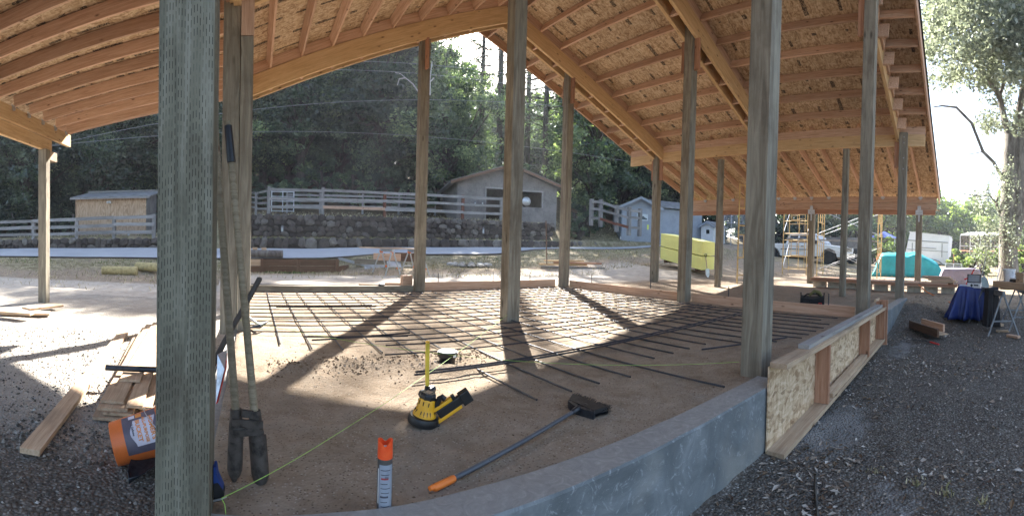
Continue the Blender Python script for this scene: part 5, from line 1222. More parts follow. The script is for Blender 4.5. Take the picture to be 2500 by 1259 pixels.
pr = empty('pry_bar', gp(2258, 835, -.45), 'black pry bar with a red handle lying on the gravel', 'pry bar'); a, b, c = gp(2228, 836, -.45), gp(2262, 836, -.45), gp(2292, 844, -.45)
for v in (a, b, c): v.z = tz(v.x, v.y)+.03
MB().tube([a+Vector((0, 0, .06)), a+Vector((.03, .0, .02)), b, b.lerp(c, .4)], .008, 6).build('bar', BLACKP, pr); MB().tube([b.lerp(c, .3), c], .014, 7).build('grip', REDP, pr)
# tool bag on the floor behind the form board
def toolbag():
    c = Vector((8.02, 2.88, 0)); r = empty('tool_bag', c, 'open black tool bag with work gloves on top, behind the form board', 'bag'); ag = -atan2(c.x, c.y)+.05; R = rz(ag)
    b = MB(); L, W, Hh = .46, .26, .24
    vs = [c+R @ Vector(v) for v in ((-L/2, -W/2, 0), (L/2, -W/2, 0), (L/2, W/2, 0), (-L/2, W/2, 0), (-L/2*.94, -W/2*.9, Hh*.86), (0, -W/2, Hh*.8), (L/2*.94, -W/2*.9, Hh*.9), (L/2*.94, W/2*.9, Hh), (0, W/2, Hh*.92), (-L/2*.94, W/2*.9, Hh))]
    b.add(vs, [(3, 2, 1, 0), (0, 1, 6, 5, 4), (1, 2, 7, 6), (2, 3, 9, 8, 7), (3, 0, 4, 9), (4, 5, 8, 9), (5, 6, 7, 8)]); b.build('body', plain('black_cloth', (.010, .010, .011), .85), r)
    for s in (-1, 1): MB().tube([c+R @ Vector((s*L*.46, -.1, .2)), c+R @ Vector((s*L*.47, -.1, .31))], .012, 6).build('corner_tab', BLACKP, r)
    MB().tube([c+R @ Vector((-.17, 0, .21)), c+R @ Vector((-.1, 0, .27)), c+R @ Vector((.1, 0, .27)), c+R @ Vector((.17, 0, .21))], .016, 7).build('handle', BLACKP, r, smooth=True)
    for u in (-.12, .02): MB().box(c+R @ Vector((u, -W/2-.016, .09)), (.12, .03, .13), R).build('pocket', plain('pocket_cloth', (.017, .017, .018), .85), r)
    for u, w_ in ((.12, .105), (.165, .105)): MB().box(c+R @ Vector((u, -W/2-.012, w_)), (.012, .006, .05), R @ ry(.3 if u < .13 else -.3)).build('emblem', REDP, r)
    for hh in (.087, .12): MB().box(c+R @ Vector((.143, -W/2-.012, hh)), (.055, .006, .010), R).build('emblem', REDP, r)
    g = tag(MB().tube([c+R @ Vector((-.06, 0, .24)), c+R @ Vector((.04, .0, .33)), c+R @ Vector((.13, 0, .30)), c+R @ Vector((.18, .02, .23))], [.02, .035, .04, .02], 8).build('work_glove', plain('olive_glove', (.14, .13, .05), .9), smooth=True), 'olive work glove flopped over the top of the black tool bag', 'glove')
toolbag()
for k, (x0, y0, x1, y1, w, zz, lb) in enumerate(((2012, 748, 2090, 757, .2, .03, 'lower flat board beside the black tool bag'), (2008, 743, 2082, 752, .17, .07, 'upper flat board beside the black tool bag'))):
    a, b = gp(x0, y0, zz), gp(x1, y1, zz); plank(a, b, w, .036, lb, FIR if k else FIRP)
# left: pallets of debris in the sun
for k, (x, y, ang, l, w, lb) in enumerate(((62, 768, .4, .9, .3, 'pale board lying in the glaring gravel at the left edge'), (105, 757, 1.1, .8, .28, 'second pale board across the first in the glaring gravel'), (40, 776, .1, .6, .2, 'short pale offcut lowest in the debris at the left edge'))):
    c = gp(x, y, -.38); c.z = tz(c.x, c.y)+.05+.03*k; d = Vector((cos(ang), sin(ang), 0))*l/2; plank(c-d, c+d, w, .04, lb, FIRP, name='offcut', cat='offcut')
for k, (x0, y0, x1, y1) in enumerate(((250, 652, 335, 646), (335, 648, 392, 650))):
    a, b = gp(x0, y0, -.1), gp(x1, y1, -.1); a = at(x0, y0, 15.5+.3*k); b = at(x1, y1, 15.2); za = tz(a.x, a.y)+.13; a.z = b.z = za
    tag(MB().tube([a, b], .15, 12).build('straw_log', plain('straw', (.42, .34, .16), .9, 0, .2, 12) if k == 0 else bpy.data.materials['straw'], smooth=True), 'straw-covered log along the left verge, the %s one' % ('left' if k == 0 else 'right'), 'log')
# ---------------------------------------------------------------- on the dirt floor
def mk_rebar():
    t = NT('rebar_steel'); v = t.coord(); a = t.noise(v, 6, 5); o = t.sep(t.coord(rand=False)); rib = t.math('FRACT', t.math('MULTIPLY', o[0], 55))
    t.col(t.ramp(a, [(.3, (.035, .038, .048)), (.55, (.06, .064, .078)), (.75, (.11, .075, .06))])).rough(.45).metal(.55); t.bump(t.ramp(rib, [(.3, 0), (.5, 1), (.7, 0)]), .6, .003); return t.m
REBAR = mk_rebar()
def bar_mesh(L, seed, r=.0078):
    R = random.Random(seed); n = max(2, int(L/.6)); b = MB(); pts = []
    for i in range(n+1): x = -L/2+L*i/n; pts.append((x, .006*nz(x*.7, seed), .005*nz(x*1.3, seed, 4)))
    b.tube(pts, r, 6); return b.mesh('bar', REBAR)
_bm = {}
def bar(p0, p1, parent=None, r=.0078, name='bar'):
    p0 = Vector(p0); p1 = Vector(p1); L = round((p1-p0).length, 1); k = (L, rnd.randrange(3), r)
    if k not in _bm: _bm[k] = bar_mesh(1.0*L, len(_bm)+1, r)
    R, LL = frame(p0, p1); M = R.to_4x4(); M.translation = (p0+p1)/2; return child(name, _bm[k], M @ Matrix.Diagonal((LL/L, 1, 1, 1)), parent)
mat_ = empty('rebar_mat', (3.5, 5.6, 0), 'tied grid of dark steel rebar laid over the dirt floor between the posts', 'rebar')
F2n = {0: 4.44, 1: 4.24, 2: 4.17, 3: 4.01, 4: 3.70}
for i in range(23):
    x = .2+.305*i+rnd.uniform(-.02, .02); yn = F2n.get(i, 2.45+rnd.uniform(-.02, .02) if i < 10 else 2.70)
    if i >= 14: yn = rnd.uniform(1.95, 2.3)
    if i == 9: yn = 1.74
    xe = x+(.03 if i < 12 else rnd.uniform(-.05, .05)); y1 = 8.78
    if i == 4: x -= 0
    bar((xe, yn, .017), (x, y1, .02), mat_)
for y in [8.55, 8.2, 7.84, 7.5, 7.15, 6.8, 6.48, 6.15, 5.85, 5.54, 5.27, 4.93]: bar((-.14+rnd.uniform(-.03, .05), y, .036), (6.95+rnd.uniform(-.1, .1), y+rnd.uniform(-.05, .04), .036), mat_)
for y, x0, x1 in ((4.6, 1.08, 6.9), (4.38, 1.19, 7.0), (4.2, 1.25, 6.85), (3.85, 1.14, 6.7)): bar((x0, y, .037), (x1, y+.06, .037), mat_)
for y, x0, x1 in ((6.58, .3, 1.8), (6.76, .2, 1.78), (5.63, .2, 1.72)): bar((x0, y, .054), (x1, y+.01, .054), mat_)
for k, (p, q, lb) in enumerate((((1.17, 3.16), (6.75, 3.42), 'long loose rebar lying over the grid near its front, the nearer of a pair'), ((1.20, 3.22), (6.6, 3.50), 'long loose rebar lying over the grid near its front, the farther of a pair'), ((.55, 4.34), (1.62, 4.56), 'short loose rebar crossing the grid at its left front corner'), ((.5, 4.58), (1.58, 4.50), 'short loose rebar under the crossing one at the left front corner'))):
    tag(bar((*p, .056+.018*(k == 2)), (*q, .056+.018*(k == 2)), None, .0095, 'rebar'), lb, 'rebar')
tag(bar((3.86, 2.55, .03), (5.0, 2.1, .03), None, .0095, 'rebar'), 'short loose rebar between the broad near post and the OSB form', 'rebar')
for k, (a, b) in enumerate((((-.1, 10.2), (4.4, 9.9)), ((-.1, 9.8), (4.0, 9.75)), ((.4, 9.6), (2.6, 9.62)), ((3.9, 9.75), (6.2, 9.9)), ((4.0, 9.85), (6.3, 10.05)))):
    tag(bar((*a, .02), (*b, .02), None, .0095, 'rebar'), 'loose rebar lying on the dirt outside the far edge of the floor', 'rebar', 'loose rebars beyond the curb')
# form boards and their stakes
for p0, p1, lb in (((3.50, 9.10, .085), (7.08, 9.14, .085), 'orange form board along the far edge of the floor, between two posts'), ((7.33, 8.84, .075), (7.42, 5.42, .075), 'orange form board down the right side of the rebar floor, far half'), ((7.42, 5.16, .075), (7.30, 1.86, .075), 'orange form board down the right side of the rebar floor, near half')):
    plank(p0, p1, .04, .19, lb, FIR, name='form_board', cat='board')
for (x, y, X, Y) in ((1060, 688, 3.9, 9.17), (1207, 685, 5.3, 9.19), (1301, 683, 6.35, 9.2), (1440, 702, 7.40, 8.1), (1558, 718, 7.45, 6.3), (1732, 744, 7.44, 4.35), (2047, 775, 7.38, 2.35)):
    tag(bar((X, Y, -.08), (X+rnd.uniform(-.015, .015), Y, .36), None, .009, 'form_stake'), 'rebar stake driven beside the orange form boards', 'stake', 'stakes holding the form boards')
blk = MB().box((3.12, 9.05, .22), (.24, .1, .22), rz(.25)).build('form_block', FIR); tag(blk, 'square orange wood block standing on the curb against a post', 'block')
plank((2.72, 9.3, .13), (3.2, 9.12, .14), .09, .05, 'little orange board lying behind the wood block on the curb', FIR)
plank((2.35, 10.1, .04), (3.0, 9.35, .08), .05, .04, 'narrow pale stick lying towards the curb block', FIRP, name='stick', cat='stick')
c = gp(930, 697, .12); tag(MB().lathe([(0, 0), (.06, 0), (.065, .012), (.065, .045), (.03, .055), (0, .05)], T4((c.x, 9.0, .112)), 16).build('tape_reel', BLACKP, smooth=True), 'small black reel sitting on the grey curb', 'reel')
# drain lid
c = gp(1092, 886, .0); dl = empty('drain_box', (c.x, c.y, 0), 'round black plastic box with a pale lid set in loose soil', 'valve box')
MB().lathe([(.062, -.03), (.070, .045), (.088, .062), (.09, .096), (.0, .096)], T4(c), 28).build('body', BLACKP, dl, smooth=True)
MB().lathe([(0, .097), (.08, .097), (.086, .101), (.082, .106), (0, .107)], T4(c), 28).build('lid', plain('dusty_lid', (.42, .41, .40), .5, 0, .2, 60), dl, smooth=True)
dd_ = -Vector((c.x, c.y, 0)).normalized(); R = rz(atan2(dd_.y, dd_.x)+.75); MB().box(c+Vector((0, 0, .078))+R @ Vector((.090, 0, 0)), (.006, .03, .022), R).build('sticker', WHITEPL, dl)
# broom
def broom():
    a, n_ = gp(1062, 1190, .02), gp(1402, 1003, .045); d = (n_-a).normalized(); r = empty('broom', (a.x, a.y, 0), 'push-free angle broom with black bristles, grey handle and orange tip lying on the dirt', 'broom')
    r['label'] = 'broom lying on the dirt with black bristles, grey handle and orange end grip'
    MB().tube([a+d*.10, n_], .0125, 12).build('handle', plain('grey_tube', (.09, .10, .12), .35, .3, .1, 30), r, smooth=True)
    g = MB(); g.tube([a-d*.01, a+d*.0, a+d*.10, a+d*.112], [.011, .0165, .0165, .0135], 12); g.tube([a-d*.03+Vector((0, 0, .006)), a-d*.005+Vector((0, 0, .006))], [.010, .012], 10, cap=True); g.build('end_grip', ORANGEP, r, smooth=True)
    s = Vector((-d.y, d.x, 0)).normalized()
    # head: a curved cap and a flared fan of bristles
    e = gp(1420, 990, .04); d2 = (d*.93-s*.0).normalized(); b = MB(); N = 10; lo = []; hi = []
    c0, c1 = gp(1392, 985, .03), gp(1452, 1012, .03); hx = (c1-c0); mid_ = (c0+c1)/2; out = Vector((-hx.y, hx.x, 0)).normalized()
    if out.dot(d) < 0: out = -out
    for i in range(N+1):
        t = i/N; q = c0.lerp(c1, t)-out*.03*(1-(2*t-1)**2); hi.append(q)
    for i in range(N): b.beam(hi[i], hi[i+1], .03, .05)
    b.tube([n_-d*.03, n_+d*.03, mid_-out*.02], [.016, .02, .03], 8)
    b.build('head_cap', DARKST, r)
    yb = MB(); yb.tube([hi[1]+Vector((0, 0, .022)), mid_-out*.02+out*.055+Vector((0, 0, .024)), hi[-2]+Vector((0, 0, .022))], .005, 5); yb.build('head_rim', GREYL, r)
    f0, f1 = gp(1408, 968, .03), gp(1492, 1000, .03); bb = MB(); R = random.Random(4)
    for k in range(620):
        t = R.random(); p = c0.lerp(c1, t)-out*.02+Vector((0, 0, R.uniform(-.02, .02))); q = f0.lerp(f1, t)+out*R.uniform(-.02, .012)+hx.normalized()*R.uniform(-.01, .01)+Vector((0, 0, R.uniform(-.028, .03)))
        w = Vector((-(q-p).y, (q-p).x, 0)).normalized()*.0022; bb.add([p-w, p+w, q+w, q-w], [(0, 1, 2, 3)])
    vs = []; bb.prism([c0-out*.01, c1-out*.01, f1-out*.035, f0-out*.035], (0, 0, .028)); tag(bb.build('bristles', plain('black_bristle', (.012, .012, .014), .6), r), kind=None)
broom()
# sledge hammer
def sledge():
    c = gp(1043, 972, .0); r = empty('club_hammer', c, 'short sledge hammer standing on its head, yellow handle upright', 'hammer')
    MB().tube([Vector((c.x, c.y, .04)), at(1043, 900, 3.05), at(1044, 838, 3.05)], [.013, .0145, .015], 10).build('handle', plain('yellow_handle', (.72, .52, .05), .4), r, smooth=True)
    t = at(1044, 836, 3.05); MB().tube([t, t+Vector((0, 0, .012))], [.0155, .013], 10).build('end_cap', YELP, r)
    MB().tube([Vector((c.x, c.y, .045))+v*u for u, v in ((-.075, Vector((.80, .6, 0))), (-.06, Vector((.80, .6, 0))), (-.025, Vector((.80, .6, 0))), (.025, Vector((.80, .6, 0))), (.06, Vector((.80, .6, 0))), (.075, Vector((.80, .6, 0))))], [.026, .031, .024, .024, .031, .026], 8).build('head', DARKST, r)
    MB().tube([Vector((c.x, c.y, .03)), Vector((c.x, c.y, .085))], .02, 8).build('collar', BLACKP, r)
sledge()
# cordless nailer standing on its nose
def nailer():
    c = gp(1035, 1036, .0); r = empty('nail_gun', c, 'yellow and black cordless coil nailer resting on its round base', 'nail gun')
    R0 = rz(-atan2(c.x, c.y)) ; tl = R0 @ rx(-.16) @ ry(.18)
    def Q(x, y, z): return c+R0 @ Vector((x, y, z))
    ax = (Q(.025, 0, .2)-Q(-.012, 0, .0)).normalized(); zx = Matrix((ax.orthogonal().normalized(), ax.cross(ax.orthogonal().normalized()), ax)).transposed()
    M = T4(Q(-.01, 0, .0), zx) @ Matrix.Diagonal((1, 1, .86, 1))
    MB().lathe([(.0, .0), (.07, .0), (.088, .012), (.092, .04), (.084, .062), (.055, .07), (0, .07)], M, 28).build('base_cover', BLACKP, r, smooth=True)
    by = MB().lathe([(.050, .062), (.068, .066), (.066, .085), (.056, .100), (.052, .12), (.047, .175), (.042, .185), (0, .185)], M, 28).build('motor_body', YELP, r, smooth=True)
    for k in range(20):
        if k % 5 == 4: continue
        a = 2*pi*k/20; MB().box(M @ Vector((.0585*cos(a), .0585*sin(a), .092)), (.008, .0045, .030), M.to_3x3() @ rz(a) @ ry(-.35)).build('vent', BLACKP, by)
        if k % 2 == 0: MB().box(M @ Vector((.0490*cos(a), .0490*sin(a), .155)), (.006, .004, .026), M.to_3x3() @ rz(a)).build('vent', BLACKP, by)
    MB().lathe([(.046, .178), (.05, .186), (.049, .205), (.040, .220), (0, .222)], M, 8).build('end_cap', BLACKP, r)
    MB().box(M @ Vector((.0, .0, .2235)), (.045, .03, .003), M.to_3x3()).build('name_plate', FIRP, r)
    # long handle / magazine to the right
    p0, p1 = Q(.055, .0, .045), Q(.245, .03, .165); R1, L1 = frame(p0, p1)
    up = R1 @ Vector((0, 0, 1))
    def HB(nm, t0, t1, off, w, h, mt): q0, q1 = p0.lerp(p1, t0)+up*off, p0.lerp(p1, t1)+up*off; o = member(nm, q0, q1, w, h, mt, r, bev=.006); return o
    HB('handle_grip', .12, .92, .0, .042, .05, BLACKP); HB('lower_shell', -.05, .75, -.034, .036, .022, YELP); HB('upper_shell', -.1, .62, .035, .036, .022, YELP); HB('battery_foot', .80, 1.08, -.004, .058, .075, BLACKP)
    HB('magazine_tip', .62, .72, .036, .03, .03, BLACKP); HB('trigger_guard', .02, .30, .062, .03, .035, BLACKP)
    MB().tube([Q(.07, -.01, .12), Q(.085, -.01, .155), Q(.10, -.01, .165), Q(.115, -.01, .15)], .017, 8).build('trigger_lever', BLACKP, r, smooth=True)
    MB().tube([Q(.06, -.01, .03), Q(.072, -.02, .01), Q(.09, -.025, .004)], .009, 6).build('hook', BLACKP, r, smooth=True)
nailer()
# marking paint can
def can():
    c = at(937, 1259, 1.765); c.z = tz(c.x, c.y)-.004; r = empty('paint_can', c, 'marking paint spray can with a fluorescent orange castle cap, grey label', 'spray can')
    M = T4(c) @ Matrix.Diagonal((1, 1, 1.14, 1)); rr = .030
    body = MB().lathe([(rr*.9, 0), (rr, .006), (rr, .178), (rr*.98, .184), (rr*.86, .190)], M, 28).build('body', plain('can_brown_grey', (.13, .12, .11), .35, .4, .1, 40), r, smooth=True)
    # label: a curved sheet just proud of the can, with printed rows
    th0 = atan2(-c.y, -c.x)
    def patch(nm, a0, a1, z0_, z1_, mt, off=.0006, par=body):
        n = 8; vs = []; fs = []
        for j in range(2):
            for i in range(n+1): a = th0+a0+(a1-a0)*i/n; vs.append(M @ Vector(((rr+off)*cos(a), (rr+off)*sin(a), (z0_, z1_)[j])))
        for i in range(n): fs.append((i, i+1, n+2+i, n+1+i))
        return MB().add(vs, fs).build(nm, mt, par, smooth=True)
    patch('label', -.75, 1.15, .012, .165, plain('label_grey_blue', (.30, .33, .38), .4, 0, .06, 30))
    INK = plain('print_ink', (.06, .06, .08), .5); 
    for k in range(9): patch('print_line', -.55+.05*(k % 3), .75-.12*(k % 4), .146-.0155*k, .1485-.0155*k+(.004 if k in (2, 6) else 0), INK if k != 2 else plain('print_red', (.4, .05, .05), .5), .0011)
    for k in range(4): patch('print_line', .05+.12*k, .11+.12*k, .118, .127, INK, .0012)
    patch('print_line', -1.0, -.82, .03, .15, WHITEPL, .0009)
    b = MB(); n = 40; vs = []; fs = []; h0, h1 = .186, .243
    for i in range(n):
        a = th0+2*pi*i/n; c_ = cos(a-th0); dip = math.exp(-((abs(((a-th0+pi) % (2*pi))-pi))/.42)**4)
        top = h1-.016*math.exp(-((abs(((a-th0+pi) % (2*pi))-pi))/.5)**2)-.016*math.exp(-((pi-abs(((a-th0+pi) % (2*pi))-pi))/.5)**2)
        for rad, z in ((rr*1.0, h0-.004), (rr*.985, top), (rr*.84, top), (rr*.84, h0+.012)): vs.append(M @ Vector((rad*cos(a), rad*sin(a), z)))
    for i in range(n):
        j = (i+1) % n
        for k in range(3): fs.append((i*4+k, j*4+k, j*4+k+1, i*4+k+1))
    b.add(vs, fs); b.lathe([(0, h0+.012), (rr*.84, h0+.012)], M, 20)
    CAP = NT('fluorescent_orange'); CAP.col((1.0, .10, .02)).rough(.35); nn = CAP.noise(CAP.coord(), 40, 3); CAP.col(CAP.ramp(nn, [(.3, (.95, .09, .02)), (.7, (1.0, .14, .035))])); CAP.p.inputs['Subsurface Weight'].default_value = .3; CAP.p.inputs['Subsurface Radius'].default_value = (.02, .008, .004); CAP.p.inputs['Subsurface Scale'].default_value = .5
    b.build('cap', CAP.m, r, smooth=True)
    MB().lathe([(.012, h0+.012), (.012, h0+.03), (.008, h0+.034), (0, h0+.034)], M, 12).build('nozzle', WHITEPL, r)
can()
# form wall outside the foundation wall
def formwall():
    r = empty('form_wall', (5.1, 1.36, -.45), 'OSB and two-by-six form braced against the foundation wall right of the near post', 'form')
    xs = [3.06, 5.15, 7.05]; FY = 1.427
    for a, b in zip(xs, xs[1:]): MB().box(((a+b)/2, FY, -.135), (b-a-.008, .012, .65)).build('osb_panel', OSBF, r, loc=((a+b)/2, FY, -.135))
    def bt(x): return -.47+.045*(x-3)
    member('bottom_plate', (3.06, 1.35, bt(3.06)+.02), (6.95, 1.35, bt(6.95)+.02), .14, .04, FIRP, r, bev=.003)
    member('top_plate', (3.07, 1.35, .205), (5.0, 1.35, .205), .14, .04, FIRP, r, bev=.003); member('top_plate', (5.004, 1.35, .205), (7.0, 1.35, .215), .14, .04, FIRP, r, bev=.003)
    member('top_rail', (3.62, 1.365, .245), (7.0, 1.365, .262), .10, .038, GREYW2, r, bev=.003)
    for x in (4.12, 5.85, 6.90, 7.12):
        hi = .18 if x < 6.8 else .33; member('stud', (x, 1.35, bt(x)+.042 if x < 7 else -.38), (x, 1.35, hi), .14, .04, REDW, r, up=(1, 0, 0), bev=.002)
    member('end_cap', (6.86, 1.435, .33), (7.16, 1.435, .33), .025, .05, FIRP, r)
    plank((4.28, 1.335, bt(4.28)+.062), (5.82, 1.345, bt(5.8)+.062), .09, .04, 'loose pale two-by-four lying on the bottom plate of the OSB form', FIRP)
GREYW2 = wood('cement_stained_wood', (.22, .20, .19), (.34, .32, .30), (.42, .36, .30), across=14, dirt=.6, dirtcol=(.33, .34, .35))
formwall()
# ---------------------------------------------------------------- left foreground
# lumber on the gravel
a, b = gp(72, 1118, -.40), Vector((-1.98, 6.9, -.37)); a.z = tz(a.x, a.y)+.045; plank(a, b, .14, .04, 'long single board lying across the sunlit gravel, its near end in the shade', FIRP, bev=.003)
stk = [(-1.12, 3.32, -1.62, 6.4, .24, .0), (-1.05, 3.36, -1.50, 6.5, .24, .026), (-1.1, 3.38, -1.56, 6.6, .24, .052), (-.93, 3.42, -1.36, 6.6, .13, .078), (-1.13, 3.46, -1.55, 6.7, .19, .080), (-.86, 3.50, -1.25, 6.5, .10, .052), (-1.12, 3.95, -1.45, 6.75, .19, .106)]
nm7 = ['lowest board', 'second board from the bottom', 'third board from the bottom', 'narrow upper board on the right side', 'wide upper board on the left side', 'narrow low board on the right side', 'topmost board, set back']
for k, (x0, y0, x1, y1, w, dz) in enumerate(stk):
    g = max(tz(x0, y0), tz(x1, y1))+.03; plank((x0, y0, g+dz), (x1, y1, g+dz), w, .0235, '%s in the stack of thin pale planks' % nm7[k], FIRP, 'thin planks stacked on the gravel', bev=.001)
a, b = gp(258, 893, -.20), gp(400, 899, -.20); pz = -.21
tag(MB().tube([Vector((a.x, a.y, -.215)), Vector((b.x, b.y, -.215))+(Vector((b.x-a.x, b.y-a.y, 0)))*.6], [.028, .028], 14).build('steel_pipe', DARKST, smooth=True), 'dark steel pipe lying across the stack of thin planks', 'pipe')
# bucket, tipped over
def bucket():
    ctr_b = at(277, 1082, 2.83); ctr_t = at(420, 1045, 2.86)
    base = Vector((ctr_b.x, ctr_b.y, 0)); ax = Vector((ctr_t.x-ctr_b.x, ctr_t.y-ctr_b.y, 0)).normalized()
    gzv = tz(base.x, base.y); tilt = .27; ax = (ax+Vector((0, 0, tilt))).normalized(); r0, r1, Hb = .132, .149, .365
    o = Vector((base.x, base.y, gzv+.135)); side = ax.cross(Vector((0, 0, 1))).normalized(); up = side.cross(ax)
    Rm = Matrix((side, up, ax)).transposed(); M = T4(o, Rm)
    root = empty('bucket', (o.x, o.y, gzv), 'orange five gallon bucket tipped on its side behind the incised post', 'bucket')
    ORB = plain('orange_bucket', (.75, .17, .035), .4, 0, .08, 6)
    MB().lathe([(0, .012), (r0*.93, .012), (r0*.96, 0), (r0, .004), (r0+.0165*.85, Hb*.85), (r0+.022, Hb*.86), (r0+.022, Hb*.875), (r0+.018, Hb*.88), (r0+.018, Hb*.93), (r0+.024, Hb*.935), (r0+.024, Hb), (r1-.003, Hb), (r0-.003, .02), (0, .02)], M, 40).build('shell', ORB, root, smooth=True)
    MB().tube([M @ Vector((.16*cos(a), .16*sin(a), Hb*.93-.10*sin(a))) for a in [pi*k/12 for k in range(13)]], .003, 6).build('bail', GALV, root)
    # label, printed as curved sheets; t = angle round the bucket (0 faces the camera), s = height
    cam_dir = (Vector((0, 0, EYE))-o); cd = Rm.transposed() @ cam_dir; th = atan2(cd.y, cd.x)+.25
    sgn = 1
    def cyl(t, s, off=0): rr = r0+.0165*s/Hb+.0006+off; return M @ Vector((rr*cos(th+t), rr*sin(th+t), s))
    def sheet_(nm, pts, mt, off, n=10):
        # pts: polygon in (t, s); triangulated by a fan of a grid clip
        vs = [cyl(t, s, off) for t, s in pts]; b = MB(); b.add(vs, [tuple(range(len(vs)))]); return b
    def grid(nm, t0, t1, fs0, fs1, mt, off, n=16):
        b = MB(); vs = []; fs = []
        for i in range(n+1):
            t = t0+(t1-t0)*i/n
            for j in range(5): s0, s1 = fs0(t), fs1(t); vs.append(cyl(t, s0+(s1-s0)*j/4, off))
        for i in range(n):
            for j in range(4): fs.append((i*5+j, (i+1)*5+j, (i+1)*5+j+1, i*5+j+1))
        return b.add(vs, fs).build(nm, mt, root, smooth=True)
    GL = plain('label_slate', (.13, .11, .14), .45); WL = plain('label_pale', (.66, .60, .66), .45); OL = plain('label_orange', (.78, .28, .07), .45); BL = plain('label_black', (.02, .02, .025), .5)
    # which way round is up in the picture?
    grid('label_field', -.95, 1.0, lambda t: .085, lambda t: Hb*.83, GL, .0)
    grid('label_panel', -.62, .52, lambda t: .125+.028*sin((t+.05)*2.7)**2, lambda t: .285-.012*cos(t*5), WL, .0009)
    def txt(s_, size, t_c, s_c, mt, bold=.0):
        cu = bpy.data.curves.new('t', 'FONT'); cu.body = s_; cu.size = size; cu.align_x = 'CENTER'; cu.align_y = 'CENTER'; cu.offset = bold; cu.resolution_u = 3
        ob = bpy.data.objects.new('t', cu); COL.objects.link(ob); bpy.context.view_layer.update(); dg = bpy.context.evaluated_depsgraph_get()
        me = bpy.data.meshes.new_from_object(ob.evaluated_get(dg)); bpy.data.objects.remove(ob); bpy.data.curves.remove(cu)
        # text runs round the bucket (downwards in the picture); letter tops point to the rim
        for v in me.vertices:
            t = t_c+TD*v.co.x/(r0+.008); s = s_c+v.co.y; v.co = cyl(t, s, .0018)
        me.materials.clear(); me.materials.append(mt); o_ = bpy.data.objects.new('lettering', me); COL.objects.link(o_); attach(o_, root)
    TD = 1 if (cyl(.3, .2)-cyl(0, .2)).z < 0 else -1
    txt("HOMER'S", .036, -.03*TD, .262, OL, .0015); txt('ALL-PURPOSE', .026, -.03*TD, .221, OL, .0012); txt('BUCKET', .036, -.03*TD, .180, OL, .0015); txt('5 Gallons', .019, -.10*TD, .145, BL, .0006)
    grid('label_spot', *(sorted((-.66*TD, -.92*TD))), lambda t: .13, lambda t: .17, WL, .001, 4); grid('label_spot', *(sorted((-.64*TD, -.92*TD))), lambda t: .175, lambda t: .215, OL, .001, 4)
bucket()
# digging tools by the incised post
def digger():
    r = empty('post_hole_digger', (.0, 1.93, 0), 'rusty clamshell post hole digger with two long wooden handles leaning behind the incised post', 'post hole digger')
    HW = wood('old_handle', (.17, .135, .085), (.26, .21, .14), (.34, .285, .20), across=30, dirt=.7, dirtcol=(.12, .10, .055))
    RR_ = 1.95
    lo1, hi1 = at(576, 1014, RR_), at(519, 240, RR_+.12); lo2, hi2 = at(622, 1018, RR_), at(556, 296, RR_+.1)
    for lo, hi, gr in ((lo1, hi1, 1), (lo2, hi2, 1)):
        k = 7; pts = [lo.lerp(hi, i/k) for i in range(k+1)]; h = MB().tube(pts, [.019]+[.0175]*(k-1)+[.0165], 12).build('handle', HW, r, smooth=True)
        g0, g1 = lo.lerp(hi, .855), lo.lerp(hi, .985)
        if lo is lo1: continue
        d = (hi-lo).normalized(); MB().tube([g0, g0+d*.003, g1-d*.003, g1], [.0175, .0205, .0185, .0165], 12).build('grip', BLACKP, h, smooth=True)
    RUST = plain('rusty_iron', (.085, .072, .062), .65, .4, .3, 25, .4)
    for lo, sx, bx, by in ((lo1, -1, 574, 1172), (lo2, 1, 634, 1190)):
        tip = at(bx+(-2 if sx < 0 else 4), by, RR_-.02); c0 = at(bx+(2 if sx < 0 else -6), 1062, RR_)
        dn = (tip-c0).normalized(); s = dn.cross(Vector((c0.x, c0.y, 0)).normalized()).normalized(); f = s.cross(dn)
        b = MB(); vs = []; fs = []; N = 8; Mx = 9
        for j in range(Mx+1):
            v = j/Mx; w = .052 if v < .72 else .052*(1-((v-.72)/.28)**2*.72); Lh = (tip-c0).length
            for i in range(N+1):
                a = (i/N-.5)*2.2; vs.append(c0+dn*Lh*v+s*sin(a)*w*.95*(.68 if sx < 0 else .8)+f*(cos(a)-.6)*.05*(1 if sx > 0 else .8)*(-1))
        for j in range(Mx):
            for i in range(N): q = j*(N+1)+i; fs.append((q, q+1, q+N+2, q+N+1))
        o = b.add(vs, fs).build('blade', RUST, r, smooth=True); md = o.modifiers.new('t', 'SOLIDIFY'); md.thickness = .004
        top = lo-(Vector((0, 0, 1)))*.0; MB().tube([lo+Vector((0, 0, .03)), lo.lerp(c0, .4), c0+dn*.02], [.025, .030, .034], 10).build('socket', RUST, r, smooth=True)
    q0, q1 = at(580, 1046, RR_-.02), at(628, 1050, RR_-.02); MB().tube([q0, q1], .011, 8).build('pivot', RUST, r)
    for (x0, y0, x1, y1) in ((566, 1030, 642, 1036), (590, 1008, 618, 1012), (604, 1035, 640, 1060), (570, 1058, 634, 1052)): MB().beam(at(x0, y0, RR_-.03), at(x1, y1, RR_-.03), .012, .030).build('linkage', RUST, r)
digger()
DH = plain('dark_handle', (.055, .045, .035), .55, 0, .2, 14)
sp2 = empty('spade', at(545, 950, 2.6), 'spade with a dark wooden handle leaning behind the digger, blade down', 'spade')
MB().tube([at(634, 680, 3.0), at(590, 760, 2.9), at(545, 840, 2.7), at(515, 900, 2.6)], [.019, .0175, .0175, .018], 12).build('handle', DH, sp2, smooth=True)
t = at(634, 680, 3.0); MB().lathe([(0, .012), (.012, .008), (.019, 0)], T4(t), 10).build('handle_end', DH, sp2)
